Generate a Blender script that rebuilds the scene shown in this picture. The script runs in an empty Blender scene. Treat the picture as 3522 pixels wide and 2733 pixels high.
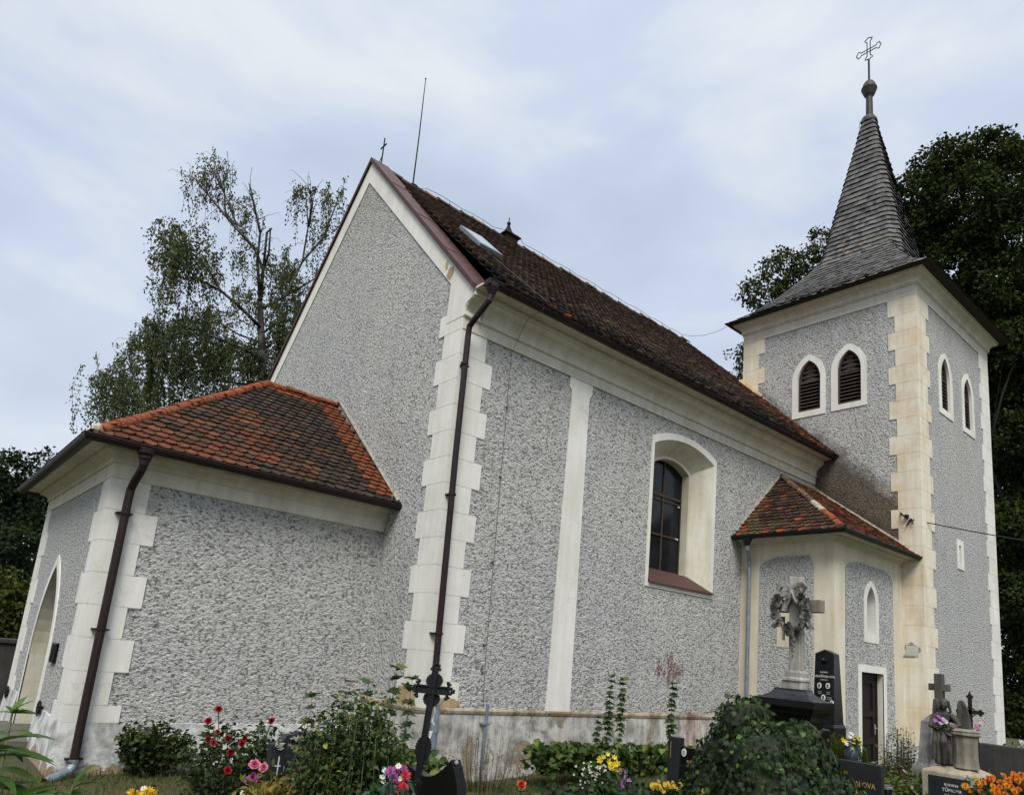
import bpy, bmesh, math, random
import numpy as np
from mathutils import Vector, Matrix
random.seed(7); rng = np.random.default_rng(7)
sc = bpy.context.scene
COL = sc.collection
PI = math.pi

# ---------------------------------------------------------------- camera
YAW, PITCH, ROLL = -0.7049523, 0.2080574, 0.0890532
CAM = np.array([-6.48555, -9.73168, 1.84143]); FPX = 2482.7176; PX, PY = 1808.287, 1735.999   # measured from the photo
def cam_axes():
    ca, sa = math.cos(YAW), math.sin(YAW); cb, sb = math.cos(PITCH), math.sin(PITCH); cc, s_ = math.cos(ROLL), math.sin(ROLL)
    f = np.array([-sa*cb, ca*cb, sb]); r = np.array([ca, sa, 0.]); u = np.cross(r, f)
    return cc*r+s_*u, -s_*r+cc*u, f
CR, CU, CF = cam_axes()
cd = bpy.data.cameras.new("camera"); cam = bpy.data.objects.new("camera", cd); COL.objects.link(cam)
cam.matrix_world = Matrix(((CR[0], CU[0], -CF[0], CAM[0]), (CR[1], CU[1], -CF[1], CAM[1]), (CR[2], CU[2], -CF[2], CAM[2]), (0, 0, 0, 1)))
cd.sensor_width = 36; cd.lens = 36*FPX/3522; cd.shift_x = -(PX-1761)/3522; cd.shift_y = (PY-1366.5)/3522
cd.clip_start = 0.05; cd.clip_end = 2000
sc.camera = cam
def pt(px, py, d):                       # a point d metres deep on the sight line of a photo pixel (authoring aid)
    return CAM + d*((px-PX)/FPX*CR - (py-PY)/FPX*CU + CF)

# ---------------------------------------------------------------- world, sun, exposure
SUN_EL, SUN_AZ = math.radians(50), math.radians(228)     # azimuth measured like the sun lamp below
sdir = Vector((math.cos(SUN_EL)*math.cos(SUN_AZ), math.cos(SUN_EL)*math.sin(SUN_AZ), math.sin(SUN_EL)))
w = bpy.data.worlds.new("World"); sc.world = w; w.use_nodes = True
nt = w.node_tree; nt.nodes.clear()
def wn(t, **k):
    n = nt.nodes.new(t)
    for a, b in k.items(): setattr(n, a, b)
    return n
L_ = nt.links.new
sky = wn("ShaderNodeTexSky"); sky.sky_type = 'NISHITA'; sky.sun_disc = False
sky.sun_elevation = SUN_EL; sky.sun_rotation = PI/2 - SUN_AZ; sky.air_density = 1.0; sky.dust_density = 2.0
tc = wn("ShaderNodeTexCoord")
mp = wn("ShaderNodeMapping"); mp.inputs['Scale'].default_value = (1.0, 1.0, 2.2); mp.inputs['Rotation'].default_value = (0.3, -0.5, 0.6)
n1 = wn("ShaderNodeTexNoise"); n1.inputs['Scale'].default_value = 2.1; n1.inputs['Detail'].default_value = 7; n1.inputs['Roughness'].default_value = 0.5; n1.inputs['Distortion'].default_value = 0.5
n2 = wn("ShaderNodeTexNoise"); n2.inputs['Scale'].default_value = 5.5; n2.inputs['Detail'].default_value = 4
L_(tc.outputs['Generated'], mp.inputs[0]); L_(mp.outputs[0], n1.inputs['Vector']); L_(mp.outputs[0], n2.inputs['Vector'])
am = wn("ShaderNodeMath", operation='MULTIPLY_ADD'); L_(n2.outputs[0], am.inputs[0]); am.inputs[1].default_value = 0.38; L_(n1.outputs[0], am.inputs[2])
rp = wn("ShaderNodeValToRGB"); e = rp.color_ramp.elements
e[0].position = 0.46; e[0].color = (3.6, 4.15, 5.1, 1); e[1].position = 0.86; e[1].color = (5.35, 5.65, 6.05, 1)
m_ = e.new(0.68); m_.color = (4.15, 4.7, 5.75, 1)
L_(am.outputs[0], rp.inputs[0])
sx = wn("ShaderNodeSeparateXYZ"); L_(tc.outputs['Generated'], sx.inputs[0])
zr = wn("ShaderNodeValToRGB"); e = zr.color_ramp.elements               # overcast brighter overhead; warm boost above the view added to light the walls
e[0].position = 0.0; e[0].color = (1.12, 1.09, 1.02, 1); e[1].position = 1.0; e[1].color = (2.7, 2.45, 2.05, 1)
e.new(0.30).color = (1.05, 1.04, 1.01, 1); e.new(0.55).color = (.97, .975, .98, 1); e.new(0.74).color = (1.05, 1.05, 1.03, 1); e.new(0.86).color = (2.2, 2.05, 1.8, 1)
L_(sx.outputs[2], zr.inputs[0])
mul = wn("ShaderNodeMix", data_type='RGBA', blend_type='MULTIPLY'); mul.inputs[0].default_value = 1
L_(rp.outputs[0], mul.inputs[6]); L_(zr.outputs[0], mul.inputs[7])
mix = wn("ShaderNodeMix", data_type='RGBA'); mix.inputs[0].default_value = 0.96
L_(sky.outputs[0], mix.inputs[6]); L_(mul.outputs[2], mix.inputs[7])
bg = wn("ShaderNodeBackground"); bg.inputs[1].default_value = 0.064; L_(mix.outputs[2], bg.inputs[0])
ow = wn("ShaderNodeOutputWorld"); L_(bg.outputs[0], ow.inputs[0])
sl = bpy.data.lights.new("sun", 'SUN'); sl.energy = 1.5; sl.angle = math.radians(26); sl.color = (1.0, .965, .90)
so = bpy.data.objects.new("sun", sl); COL.objects.link(so); so.rotation_euler = (-sdir).to_track_quat('-Z', 'Y').to_euler()
sc.view_settings.view_transform = 'Standard'; sc.view_settings.look = 'None'; sc.view_settings.gamma = 1; sc.view_settings.exposure = 1.22
sc.cycles.max_bounces = 6

# ---------------------------------------------------------------- materials
def mat(name):
    m = bpy.data.materials.new(name); m.use_nodes = True
    return m, m.node_tree, m.node_tree.nodes["Principled BSDF"]
class NB:                                  # small node builder
    def __init__(s, t): s.t = t
    def n(s, k, **kw):
        x = s.t.nodes.new(k)
        for a, b in kw.items():
            if a in x.bl_rna.properties and not a.startswith('i_'): setattr(x, a, b)
            else: x.inputs[int(a[2:]) if a[2:].isdigit() else a[2:].replace('_', ' ')].default_value = b
        return x
    def l(s, a, b): s.t.links.new(a, b)
    def noise(s, vec, scale, detail=4, rough=.55, dist=0):
        x = s.n("ShaderNodeTexNoise"); x.inputs['Scale'].default_value = scale; x.inputs['Detail'].default_value = detail
        x.inputs['Roughness'].default_value = rough; x.inputs['Distortion'].default_value = dist
        if vec is not None: s.l(vec, x.inputs['Vector'])
        return x.outputs[0]
    def ramp(s, fac, stops):
        x = s.n("ShaderNodeValToRGB"); e = x.color_ramp.elements
        while len(e) < len(stops): e.new(.5)
        for q, (p, c) in zip(e, stops):
            q.position = p; q.color = c if len(c) == 4 else (*c, 1)
        s.l(fac, x.inputs[0]); return x.outputs[0]
    def math(s, op, a, b=None, c=None):
        x = s.n("ShaderNodeMath", operation=op)
        for i, v in enumerate((a, b, c)):
            if v is None: continue
            if isinstance(v, (int, float)): x.inputs[i].default_value = v
            else: s.l(v, x.inputs[i])
        return x.outputs[0]
    def mix(s, fac, a, b, mode='MIX'):
        x = s.n("ShaderNodeMix", data_type='RGBA', blend_type=mode)
        for i, v in ((0, fac), (6, a), (7, b)):
            if isinstance(v, (int, float)): x.inputs[i].default_value = v
            elif isinstance(v, tuple): x.inputs[i].default_value = v if len(v) == 4 else (*v, 1)
            else: s.l(v, x.inputs[i])
        return x.outputs[2]
    def obj(s): return s.n("ShaderNodeTexCoord").outputs['Object']
    def mapping(s, vec, scale):
        x = s.n("ShaderNodeMapping"); x.inputs['Scale'].default_value = scale; s.l(vec, x.inputs[0]); return x.outputs[0]
    def bump(s, bsdf, h, strength, dist):
        x = s.n("ShaderNodeBump"); x.inputs['Strength'].default_value = strength; x.inputs['Distance'].default_value = dist
        s.l(h, x.inputs['Height']); s.l(x.outputs[0], bsdf.inputs['Normal']); return x
def C3(*c): return (*c, 1)
def roughcast(name, kind):
    m, t, b = mat(name); N = NB(t); o = N.obj()
    warp = N.n("ShaderNodeVectorMath", operation='MULTIPLY_ADD')
    nz = N.n("ShaderNodeTexNoise"); nz.inputs['Scale'].default_value = 9; N.l(o, nz.inputs['Vector'])
    N.l(nz.outputs[1], warp.inputs[0]); warp.inputs[1].default_value = (.05, .05, .05); N.l(o, warp.inputs[2])
    vec = N.mapping(warp.outputs[0], (1, 1, 1.35))
    a = N.noise(vec, 19.5, 3, .6, .05); f = N.noise(vec, 52, 2, .5)
    h = N.math('MULTIPLY_ADD', f, .22, a)
    col = N.ramp(h, [(.45, C3(.15, .15, .146)), (.53, C3(.39, .39, .382)), (.60, C3(.52, .52, .51)), (.74, C3(.60, .60, .585))])
    big = N.noise(o, .55, 4, .6)
    col = N.mix(1.0, col, N.ramp(big, [(.3, C3(.90, .91, .93)), (.7, C3(1.02, 1.0, .96))]), 'MULTIPLY')
    streak = N.noise(N.mapping(o, (2.2, 2.2, .22)), 1.3, 4, .6)
    col = N.mix(1.0, col, N.ramp(streak, [(.33, C3(.90, .90, .885)), (.55, C3(1, 1, 1))]), 'MULTIPLY')
    s = N.n("ShaderNodeSeparateXYZ"); N.l(o, s.inputs[0]); X, Y, Z = s.outputs
    rough_edge = N.math('MULTIPLY_ADD', N.noise(o, 3.0, 5, .7), 1.1, -.55)
    if kind == 'tower':                    # algae where the nave and annex roofs drain against the tower
        for (c0, sl_, lo, hi, strength, y0) in ((8.45, .93, 0.0, .95, .95, -2.4), (7.0, .80, 0.0, .75, .9, -2.9)):
            d = N.math('SUBTRACT', Z, N.math('MULTIPLY_ADD', Y, sl_, c0))
            d = N.math('ADD', d, rough_edge)
            fac = N.ramp(d, [(.05, C3(1, 1, 1)), (.36, C3(.55, .55, .55)), (.62, C3(0, 0, 0))])
            up = N.math('GREATER_THAN', Z, 5.2)
            ins = N.math('GREATER_THAN', d, -1.2 if c0 > 8 else -.6)
            if c0 > 8: ins = N.math('MULTIPLY', ins, N.math('LESS_THAN', Y, 1.9))
            else: ins = N.math('MULTIPLY', ins, N.math('LESS_THAN', Y, .3))
            fac = N.math('MULTIPLY', N.math('MULTIPLY', fac, ins), N.math('MULTIPLY', up, N.math('LESS_THAN', X, 12.6)))
            col = N.mix(N.math('MULTIPLY', fac, strength), col, N.mix(1.0, col, (.20, .185, .15), 'MULTIPLY'))
        warm = N.ramp(N.math('ADD', N.math('SUBTRACT', Z, N.math('MULTIPLY_ADD', Y, .85, 8.0)), rough_edge), [(.0, C3(1, 1, 1)), (.9, C3(0, 0, 0))])
        col = N.mix(N.math('MULTIPLY', N.math('MULTIPLY', warm, N.math('LESS_THAN', X, 12.5)), .8), col, N.mix(1.0, col, (1.05, .92, .74), 'MULTIPLY'))
    if kind == 'nave':
        # red paint thrown at the south wall
        n = N.noise(N.mapping(o, (3.4, 1, 1.15)), 2.6, 5, .75)
        cx = N.math('ABSOLUTE', N.math('SUBTRACT', X, 6.2)); cz = N.math('ABSOLUTE', N.math('SUBTRACT', Z, 1.86))
        e1 = N.math('MULTIPLY_ADD', N.math('MULTIPLY', cx, cx), .42, N.math('MULTIPLY', N.math('MULTIPLY', cz, cz), 1.3))
        f1 = N.ramp(N.math('SUBTRACT', n, e1), [(.40, C3(0, 0, 0)), (.50, C3(1, 1, 1))])
        cx = N.math('ABSOLUTE', N.math('SUBTRACT', X, 6.95)); cz = N.math('ABSOLUTE', N.math('SUBTRACT', Z, .86))
        f2 = N.ramp(N.math('SUBTRACT', n, N.math('MULTIPLY_ADD', cx, .5, N.math('MULTIPLY', cz, 1.2))), [(.30, C3(0, 0, 0)), (.36, C3(1, 1, 1))])
        fs = N.math('MULTIPLY', N.math('MAXIMUM', f1, f2), N.math('GREATER_THAN', X, 3))
        col = N.mix(N.math('MULTIPLY', fs, .85), col, N.mix(1.0, col, (.38, .14, .115), 'MULTIPLY'))
        # yellowed soot high in the gable
        g = N.ramp(N.math('ADD', N.math('MULTIPLY_ADD', Z, .25, -2.45), N.math('MULTIPLY', rough_edge, .9)), [(.1, C3(0, 0, 0)), (.7, C3(1, 1, 1))])
        col = N.mix(N.math('MULTIPLY', g, .75), col, N.mix(1.0, col, (.74, .72, .62), 'MULTIPLY'))
    N.l(col, b.inputs['Base Color']); b.inputs['Roughness'].default_value = .95
    N.bump(b, h, 1.0, .10)
    return m
def plaster(name, base, blotch, stain=.25, scale=1.2):
    m, t, b = mat(name); N = NB(t); o = N.obj()
    n = N.noise(o, scale, 6, .65); col = N.ramp(n, [(.32, C3(*blotch)), (.56, C3(*base)), (.8, C3(*[min(1, c*1.06) for c in base]))])
    st = N.noise(N.mapping(o, (4, 4, .35)), 1.6, 5, .6)
    col = N.mix(stain, col, N.ramp(st, [(.35, C3(.62, .60, .54)), (.6, C3(1, 1, 1))]), 'MULTIPLY')
    wv = N.n("ShaderNodeVectorMath", operation='MULTIPLY_ADD'); nz = N.n("ShaderNodeTexNoise"); nz.inputs['Scale'].default_value = 3; nz.inputs['Detail'].default_value = 4
    N.l(o, nz.inputs['Vector']); N.l(nz.outputs[1], wv.inputs[0]); wv.inputs[1].default_value = (.5, .5, .5); N.l(o, wv.inputs[2])
    vo = N.n("ShaderNodeTexVoronoi", feature='DISTANCE_TO_EDGE'); vo.inputs['Scale'].default_value = 1.1; N.l(wv.outputs[0], vo.inputs['Vector'])
    ck = N.math('MULTIPLY', N.ramp(vo.outputs[0], [(.004, C3(1, 1, 1)), (.010, C3(0, 0, 0))]), N.ramp(N.noise(o, .9, 2, .5), [(.5, C3(0, 0, 0)), (.6, C3(1, 1, 1))]))
    col = N.mix(N.math('MULTIPLY', ck, .22), col, (.20, .18, .14))
    fine = N.noise(o, 55, 4, .6)
    col = N.mix(.5, col, N.ramp(fine, [(.3, C3(.84, .84, .83)), (.7, C3(1.04, 1.04, 1.04))]), 'MULTIPLY')
    N.l(col, b.inputs['Base Color']); b.inputs['Roughness'].default_value = .9
    N.bump(b, fine, .25, .006)
    return m
def peeled(name, coat, under, under2, thr, zfall=None, patch=None):
    """old plaster: a pale coat with ragged patches fallen off"""
    m, t, b = mat(name); N = NB(t); o = N.obj()
    n = N.noise(o, 1.5, 8, .68, .6)
    s = N.n("ShaderNodeSeparateXYZ"); N.l(o, s.inputs[0])
    if zfall: n = N.math('ADD', n, N.math('MULTIPLY_ADD', s.outputs[2], zfall[0], zfall[1]))
    mask = N.ramp(n, [(thr-.012, C3(0, 0, 0)), (thr+.012, C3(1, 1, 1))])
    sh = N.noise(o, 2.7, 6, .7, .3)
    coatc = N.ramp(sh, [(.3, C3(*[c*.30 for c in coat])), (.44, C3(*[c*.62 for c in coat])), (.56, C3(*coat)), (.75, C3(*[min(1, c*1.1) for c in coat]))])
    st = N.noise(N.mapping(o, (5, 5, .5)), 1.8, 5, .6)
    coatc = N.mix(.25 if 'pale' in name else .6, coatc, N.ramp(st, [(.36, C3(.5, .48, .43)), (.6, C3(1, 1, 1))]), 'MULTIPLY')
    un = N.ramp(N.noise(o, 9, 5, .7), [(.3, C3(*under2)), (.65, C3(*under))])
    col = N.mix(mask, coatc, un)
    if patch:
        rd = N.math('SUBTRACT', N.noise(N.mapping(o, (3, 1, 1)), 2.6, 5, .75), N.math('MULTIPLY', N.math('ABSOLUTE', N.math('SUBTRACT', s.outputs[0], 7.0)), .35))
        col = N.mix(N.math('MULTIPLY', N.ramp(rd, [(.3, C3(0, 0, 0)), (.5, C3(1, 1, 1))]), .7), col, N.mix(1.0, col, (.62, .36, .30), 'MULTIPLY'))
    N.l(col, b.inputs['Base Color']); b.inputs['Roughness'].default_value = .95
    hh = N.math('MULTIPLY_ADD', mask, -.8, N.math('MULTIPLY', N.noise(o, 30, 5, .6), .25))
    N.bump(b, hh, .7, .02)
    return m
def attr_mat(name, rough=.8, nscale=18, lo=.7, hi=1.1, bump=.2, spec=.3, trans=0, stretch=None, fine=None):
    """colour comes from the thing's own per-face colour, broken up with noise"""
    m, t, b = mat(name); N = NB(t); o = N.obj()
    a = N.n("ShaderNodeAttribute"); a.attribute_name = "Col"
    v = N.mapping(o, stretch) if stretch else o
    n = N.noise(v, nscale, 5, .65)
    col = N.mix(1.0, a.outputs[0], N.ramp(n, [(.3, C3(lo, lo, lo)), (.7, C3(hi, hi, hi))]), 'MULTIPLY')
    N.l(col, b.inputs['Base Color']); b.inputs['Roughness'].default_value = rough; b.inputs['Specular IOR Level'].default_value = spec
    if bump: N.bump(b, n, bump, .01)
    if trans:
        tr = N.n("ShaderNodeBsdfTranslucent"); N.l(N.mix(1.0, col, (1.1, 1.3, .5), 'MULTIPLY'), tr.inputs[0])
        mx = N.n("ShaderNodeMixShader"); mx.inputs[0].default_value = trans
        out = t.nodes["Material Output"]; N.l(b.outputs[0], mx.inputs[1]); N.l(tr.outputs[0], mx.inputs[2]); N.l(mx.outputs[0], out.inputs[0])
    return m
def plain(name, c, rough=.5, metal=0, nscale=25, var=.25, bump=.1, spec=.5, c2=None, thr=.6):
    m, t, b = mat(name); N = NB(t); o = N.obj()
    n = N.noise(o, nscale, 5, .65)
    col = N.ramp(n, [(.3, C3(*[x*(1-var) for x in c])), (.7, C3(*[min(1, x*(1+var)) for x in c]))])
    if c2:
        k = N.noise(o, nscale*.3, 6, .7, .4); col = N.mix(N.ramp(k, [(thr-.05, C3(0, 0, 0)), (thr+.08, C3(1, 1, 1))]), col, C3(*c2))
    N.l(col, b.inputs['Base Color']); b.inputs['Roughness'].default_value = rough; b.inputs['Metallic'].default_value = metal; b.inputs['Specular IOR Level'].default_value = spec
    if bump: N.bump(b, n, bump, .006)
    return m
def granite(name, c, fleck, rough=.22):
    m, t, b = mat(name); N = NB(t); o = N.obj()
    k = N.noise(o, 260, 2, .5); col = N.ramp(k, [(.55, C3(*c)), (.72, C3(*fleck))])
    big = N.noise(o, 3, 5, .6); col = N.mix(.6, col, N.ramp(big, [(.3, C3(.7, .7, .7)), (.7, C3(1.3, 1.3, 1.3))]), 'MULTIPLY')
    N.l(col, b.inputs['Base Color']); b.inputs['Roughness'].default_value = rough; b.inputs['Specular IOR Level'].default_value = .22
    N.bump(b, k, .05, .002)
    return m
def stone(name, c, dark, thr=.5, rough=.9, scale=4):
    m, t, b = mat(name); N = NB(t); o = N.obj()
    a = N.noise(o, scale, 7, .7, .3); s = N.noise(N.mapping(o, (6, 6, .8)), 2.0, 5, .6)
    k = N.math('MULTIPLY_ADD', s, .6, N.math('MULTIPLY', a, .6))
    col = N.ramp(k, [(thr-.12, C3(*dark)), (thr+.02, C3(*[(x+y)/2 for x, y in zip(c, dark)])), (thr+.18, C3(*c))])
    f = N.noise(o, 90, 4, .6); col = N.mix(.6, col, N.ramp(f, [(.3, C3(.7, .7, .7)), (.7, C3(1.1, 1.1, 1.1))]), 'MULTIPLY')
    N.l(col, b.inputs['Base Color']); b.inputs['Roughness'].default_value = rough
    N.bump(b, f, .35, .006)
    return m
M = {}
M['rc_nave'] = roughcast('roughcast_nave', 'nave'); M['rc_porch'] = roughcast('roughcast_porch', 'porch'); M['rc_tower'] = roughcast('roughcast_tower', 'tower')
M['trim'] = plaster('white_lime_trim', (.70, .69, .64), (.62, .605, .54), .25)
M['trim_t'] = plaster('cream_tower_trim', (.70, .655, .54), (.62, .50, .34), .4, 1.6)
M['cream'] = plaster('cream_annex_plaster', (.64, .59, .475), (.57, .51, .39), .35)
M['cornice'] = plaster('cornice_plaster', (.62, .595, .51), (.52, .49, .39), .4)
M['reveal'] = plaster('reveal_plaster', (.60, .575, .50), (.50, .45, .33), .4)
M['plinth_old'] = peeled('old_plinth', (.50, .49, .455), (.27, .215, .145), (.15, .125, .09), .59, (-.02, .01), True)
M['plinth_new'] = peeled('pale_plinth', (.60, .60, .585), (.34, .25, .15), (.20, .15, .09), .60, (-.45, .045))
M['ledge'] = peeled('stained_ledge', (.40, .34, .25), (.24, .17, .10), (.13, .10, .07), .56, None, True)
M['patch'] = plaster('bare_ochre_plaster', (.42, .31, .175), (.27, .205, .12), .5, 5)
M['tile'] = attr_mat('clay_tile', .85, 13, .30, 1.35, .6, .2)
M['shingle'] = attr_mat('grey_shingle', .8, 16, .5, 1.3, .5, stretch=(7, 7, .5))
M['under'] = plain('roof_underlay', (.02, .017, .014), .95)
M['mortar'] = plain('ridge_mortar', (.27, .25, .21), .95, 0, 12, .5, .5)
M['brown'] = plain('brown_painted_sheet', (.017, .0095, .0085), .5, 0, 14, .35, .08, .25)
M['black_gut'] = plain('dark_gutter_sheet', (.010, .0095, .0095), .5, spec=.25)
M['coping'] = plain('oxide_red_coping', (.058, .024, .023), .6, 0, 9, .5, .15, .3, (.16, .10, .09), .70)
M['sill'] = plain('oxide_red_sill', (.058, .022, .018), .6, 0, 30, .45, .4)
M['zinc'] = plain('zinc_pipe', (.23, .27, .31), .42, .55, 10, .25)
M['iron'] = plain('black_iron', (.007, .007, .0085), .55, 0, 40, .4, .3, .25)
M['rust'] = plain('rusty_iron', (.017, .010, .0075), .8, 0, 30, .5, .4, .25)
M['lead'] = plain('weathered_lead', (.026, .024, .024), .6, .2, 9, .5, .3)
M['glass'] = plain('dark_pane', (.010, .011, .014), .14, 0, 2.2, .5, .05, .22)
M['skyglass'] = plain('skylight_pane', (.25, .29, .32), .12, 0, 3, .1, 0)
M['wood'] = plain('dark_brown_door', (.012, .0078, .0062), .6, 0, 30, .4, .2, .2)
M['oldwood'] = plain('old_louvre_wood', (.045, .030, .020), .85, 0, 22, .6, .5)
M['hole'] = plain('dark_interior', (.008, .008, .008), .95)
M['black_gr'] = granite('black_granite', (.004, .004, .0045), (.018, .018, .02), .2)
M['blue_gr'] = granite('blue_black_granite', (.016, .018, .024), (.08, .085, .10), .25)
M['grey_gr'] = granite('grey_granite', (.013, .0135, .0145), (.06, .06, .063), .45)
M['slate'] = granite('slate_granite', (.016, .019, .022), (.07, .075, .08), .35)
M['sand'] = stone('grey_sandstone', (.40, .385, .33), (.085, .08, .065), .56)
M['dirty'] = stone('sooty_sandstone', (.115, .10, .08), (.014, .013, .011), .60)
M['dirty2'] = stone('brown_grey_stone', (.23, .205, .16), (.06, .052, .04), .52)
M['wreath'] = stone('sooty_wreath_stone', (.36, .345, .30), (.022, .020, .018), .585, scale=22)
M['marble'] = stone('streaked_marble', (.27, .265, .255), (.045, .045, .045), .60)
M['conc'] = stone('old_concrete', (.34, .30, .22), (.13, .11, .075), .50)
M['darkstone'] = stone('dark_wall_stone', (.044, .042, .038), (.014, .0135, .012), .52)
M['step'] = stone('step_stone', (.13, .12, .10), (.045, .04, .032), .5)
M['letter'] = plain('pale_letter', (.55, .55, .53), .5, 0, 5, .1, 0)
M['gold'] = plain('gold_letter', (.42, .29, .10), .4, .3, 5, .1, 0)
M['ceramic'] = plain('white_ceramic', (.72, .71, .68), .25, 0, 5, .05, 0)
M['photo'] = plain('portrait_tone', (.10, .085, .07), .4, 0, 40, .8, 0)
M['silver'] = plain('silver_paint', (.55, .56, .58), .35, .6, 20, .2, .1)
M['leaf'] = attr_mat('leaves', .55, 30, .75, 1.2, 0, .22, .24)
M['farleaf'] = attr_mat('tree_leaves', .8, .9, .6, 1.4, 0, .1, .15)
M['petal'] = attr_mat('petals', .6, 40, .85, 1.1, 0, .3, .25)
M['stem'] = plain('green_stem', (.055, .07, .025), .7)
M['twig'] = plain('brown_twig', (.045, .033, .022), .9)
M['bark'] = plain('dark_bark', (.014, .012, .009), .95, 0, 6, .5, .5)
M['birch'] = plain('birch_bark', (.15, .145, .135), .9, 0, 5, .35, .3, .3, (.025, .023, .021), .44)
M['grass'] = attr_mat('grass', .7, 2, .7, 1.3, 0, .2, .2)
M['cable'] = plain('black_cable', (.010, .010, .011), .6)
M['wire'] = plain('steel_wire', (.09, .095, .10), .5, .5)
M['hatch'] = plain('pale_hatch_paint', (.42, .43, .42), .6, 0, 8, .15, .05)
M['pot'] = plain('dark_pot', (.02, .03, .035), .4)
M['wax'] = plain('lantern_metal', (.10, .10, .10), .3, .8)

# ---------------------------------------------------------------- mesh helpers
class MB:
    def __init__(s): s.v = []; s.f = []; s.mi = []; s.c = []; s.col = (1, 1, 1); s.m = 0
    def vs(s, pts):
        k = len(s.v); s.v.extend([tuple(map(float, p)) for p in pts]); return k
    def face(s, idx, col=None):
        s.f.append(tuple(idx)); s.mi.append(s.m); s.c.append(col or s.col)
    def poly(s, pts, col=None):
        k = s.vs(pts); s.face(range(k, k+len(pts)), col)
    def box(s, x0, x1, y0, y1, z0, z1, col=None):
        s.extrude([(x0, y0, z0), (x1, y0, z0), (x1, y1, z0), (x0, y1, z0)], [(x0, y0, z1), (x1, y0, z1), (x1, y1, z1), (x0, y1, z1)], col)
    def obox(s, c, ax, ay, az, col=None):           # oriented box: centre and three half-axis vectors
        c, ax, ay, az = [np.array(q, float) for q in (c, ax, ay, az)]
        A = [c-ax-ay-az, c+ax-ay-az, c+ax+ay-az, c-ax+ay-az]; s.extrude(A, [p+2*az for p in A], col)
    def extrude(s, A, B, col=None, caps=True):
        n = len(A); k = s.vs(A); j = s.vs(B)
        for i in range(n): s.face((k+i, k+(i+1) % n, j+(i+1) % n, j+i), col)
        if caps: s.face([k+i for i in range(n)][::-1], col); s.face([j+i for i in range(n)], col)
    def loft(s, rings, closed=True, caps=True, col=None):
        ks = [s.vs(r) for r in rings]; n = len(rings[0])
        for a, b in zip(ks, ks[1:]):
            for i in range(n if closed else n-1): s.face((a+i, a+(i+1) % n, b+(i+1) % n, b+i), col)
        if caps and closed:
            s.face([ks[0]+i for i in range(n)][::-1], col); s.face([ks[-1]+i for i in range(n)], col)
    def tube(s, path, r, seg=8, col=None, caps=True):
        P = [np.array(p, float) for p in path]; rs = r if hasattr(r, '__len__') else [r]*len(P)
        rings = []; up = None
        for i, p in enumerate(P):
            d = P[min(i+1, len(P)-1)]-P[max(i-1, 0)]; d = d/(np.linalg.norm(d)+1e-12)
            if up is None:
                up = np.array([0, 0, 1.]) if abs(d[2]) < .9 else np.array([1., 0, 0])
            a = np.cross(d, up); a /= np.linalg.norm(a)+1e-12; b = np.cross(a, d); up = b
            rings.append([p+rs[i]*(math.cos(t)*a+math.sin(t)*b) for t in [2*PI*k/seg for k in range(seg)]])
        s.loft(rings, True, caps, col)
    def lathe(s, prof, c, seg=16, col=None, axis=None):
        c = np.array(c, float); X, Y, Z = axis if axis else (np.array([1, 0, 0.]), np.array([0, 1, 0.]), np.array([0, 0, 1.]))
        s.loft([[c+r*(math.cos(t)*X+math.sin(t)*Y)+z*Z for t in [2*PI*k/seg for k in range(seg)]] for r, z in prof], True, True, col)
    def ball(s, c, r, seg=10, rings=6, col=None):
        rr = r if hasattr(r, '__len__') else (r, r, r); c = np.array(c, float)
        s.loft([[c+np.array([rr[0]*math.sin(a)*math.cos(t), rr[1]*math.sin(a)*math.sin(t), -rr[2]*math.cos(a)]) for t in [2*PI*k/seg for k in range(seg)]]
                for a in [max(.02, PI*q/rings) if q < rings else PI-.02 for q in range(rings+1)]], True, True, col)
    def build(s, name, mats, parent=None, smooth=False, bevel=0):
        me = bpy.data.meshes.new(name); me.from_pydata(s.v, [], s.f);
        mats = mats if isinstance(mats, (list, tuple)) else [mats]
        for q in mats: me.materials.append(M[q])
        if len(me.polygons) == len(s.f):
            me.polygons.foreach_set('material_index', s.mi)
            a = me.attributes.new('Col', 'FLOAT_COLOR', 'FACE'); a.data.foreach_set('color', np.array([(*c, 1) for c in s.c], 'f').ravel())
        if smooth: me.polygons.foreach_set('use_smooth', [True]*len(me.polygons))
        bm = bmesh.new(); bm.from_mesh(me); bmesh.ops.recalc_face_normals(bm, faces=bm.faces); bm.to_mesh(me); bm.free()
        o = bpy.data.objects.new(name, me); COL.objects.link(o)
        if parent: o.parent = parent
        if bevel:
            q = o.modifiers.new('bevel', 'BEVEL'); q.width = bevel; q.segments = 2; q.limit_method = 'ANGLE'; q.angle_limit = math.radians(40)
        return o
def tag(o, label=None, cat=None, group=None, kind=None):
    for k, v in (('label', label), ('category', cat), ('group', group), ('kind', kind)):
        if v: o[k] = v
    return o
def thing(name, label, cat, loc=(0, 0, 0), rz=0, group=None):
    o = bpy.data.objects.new(name, None); COL.objects.link(o); o.location = loc; o.rotation_euler = (0, 0, rz); o.empty_display_size = .2
    return tag(o, label, cat, group)
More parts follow.
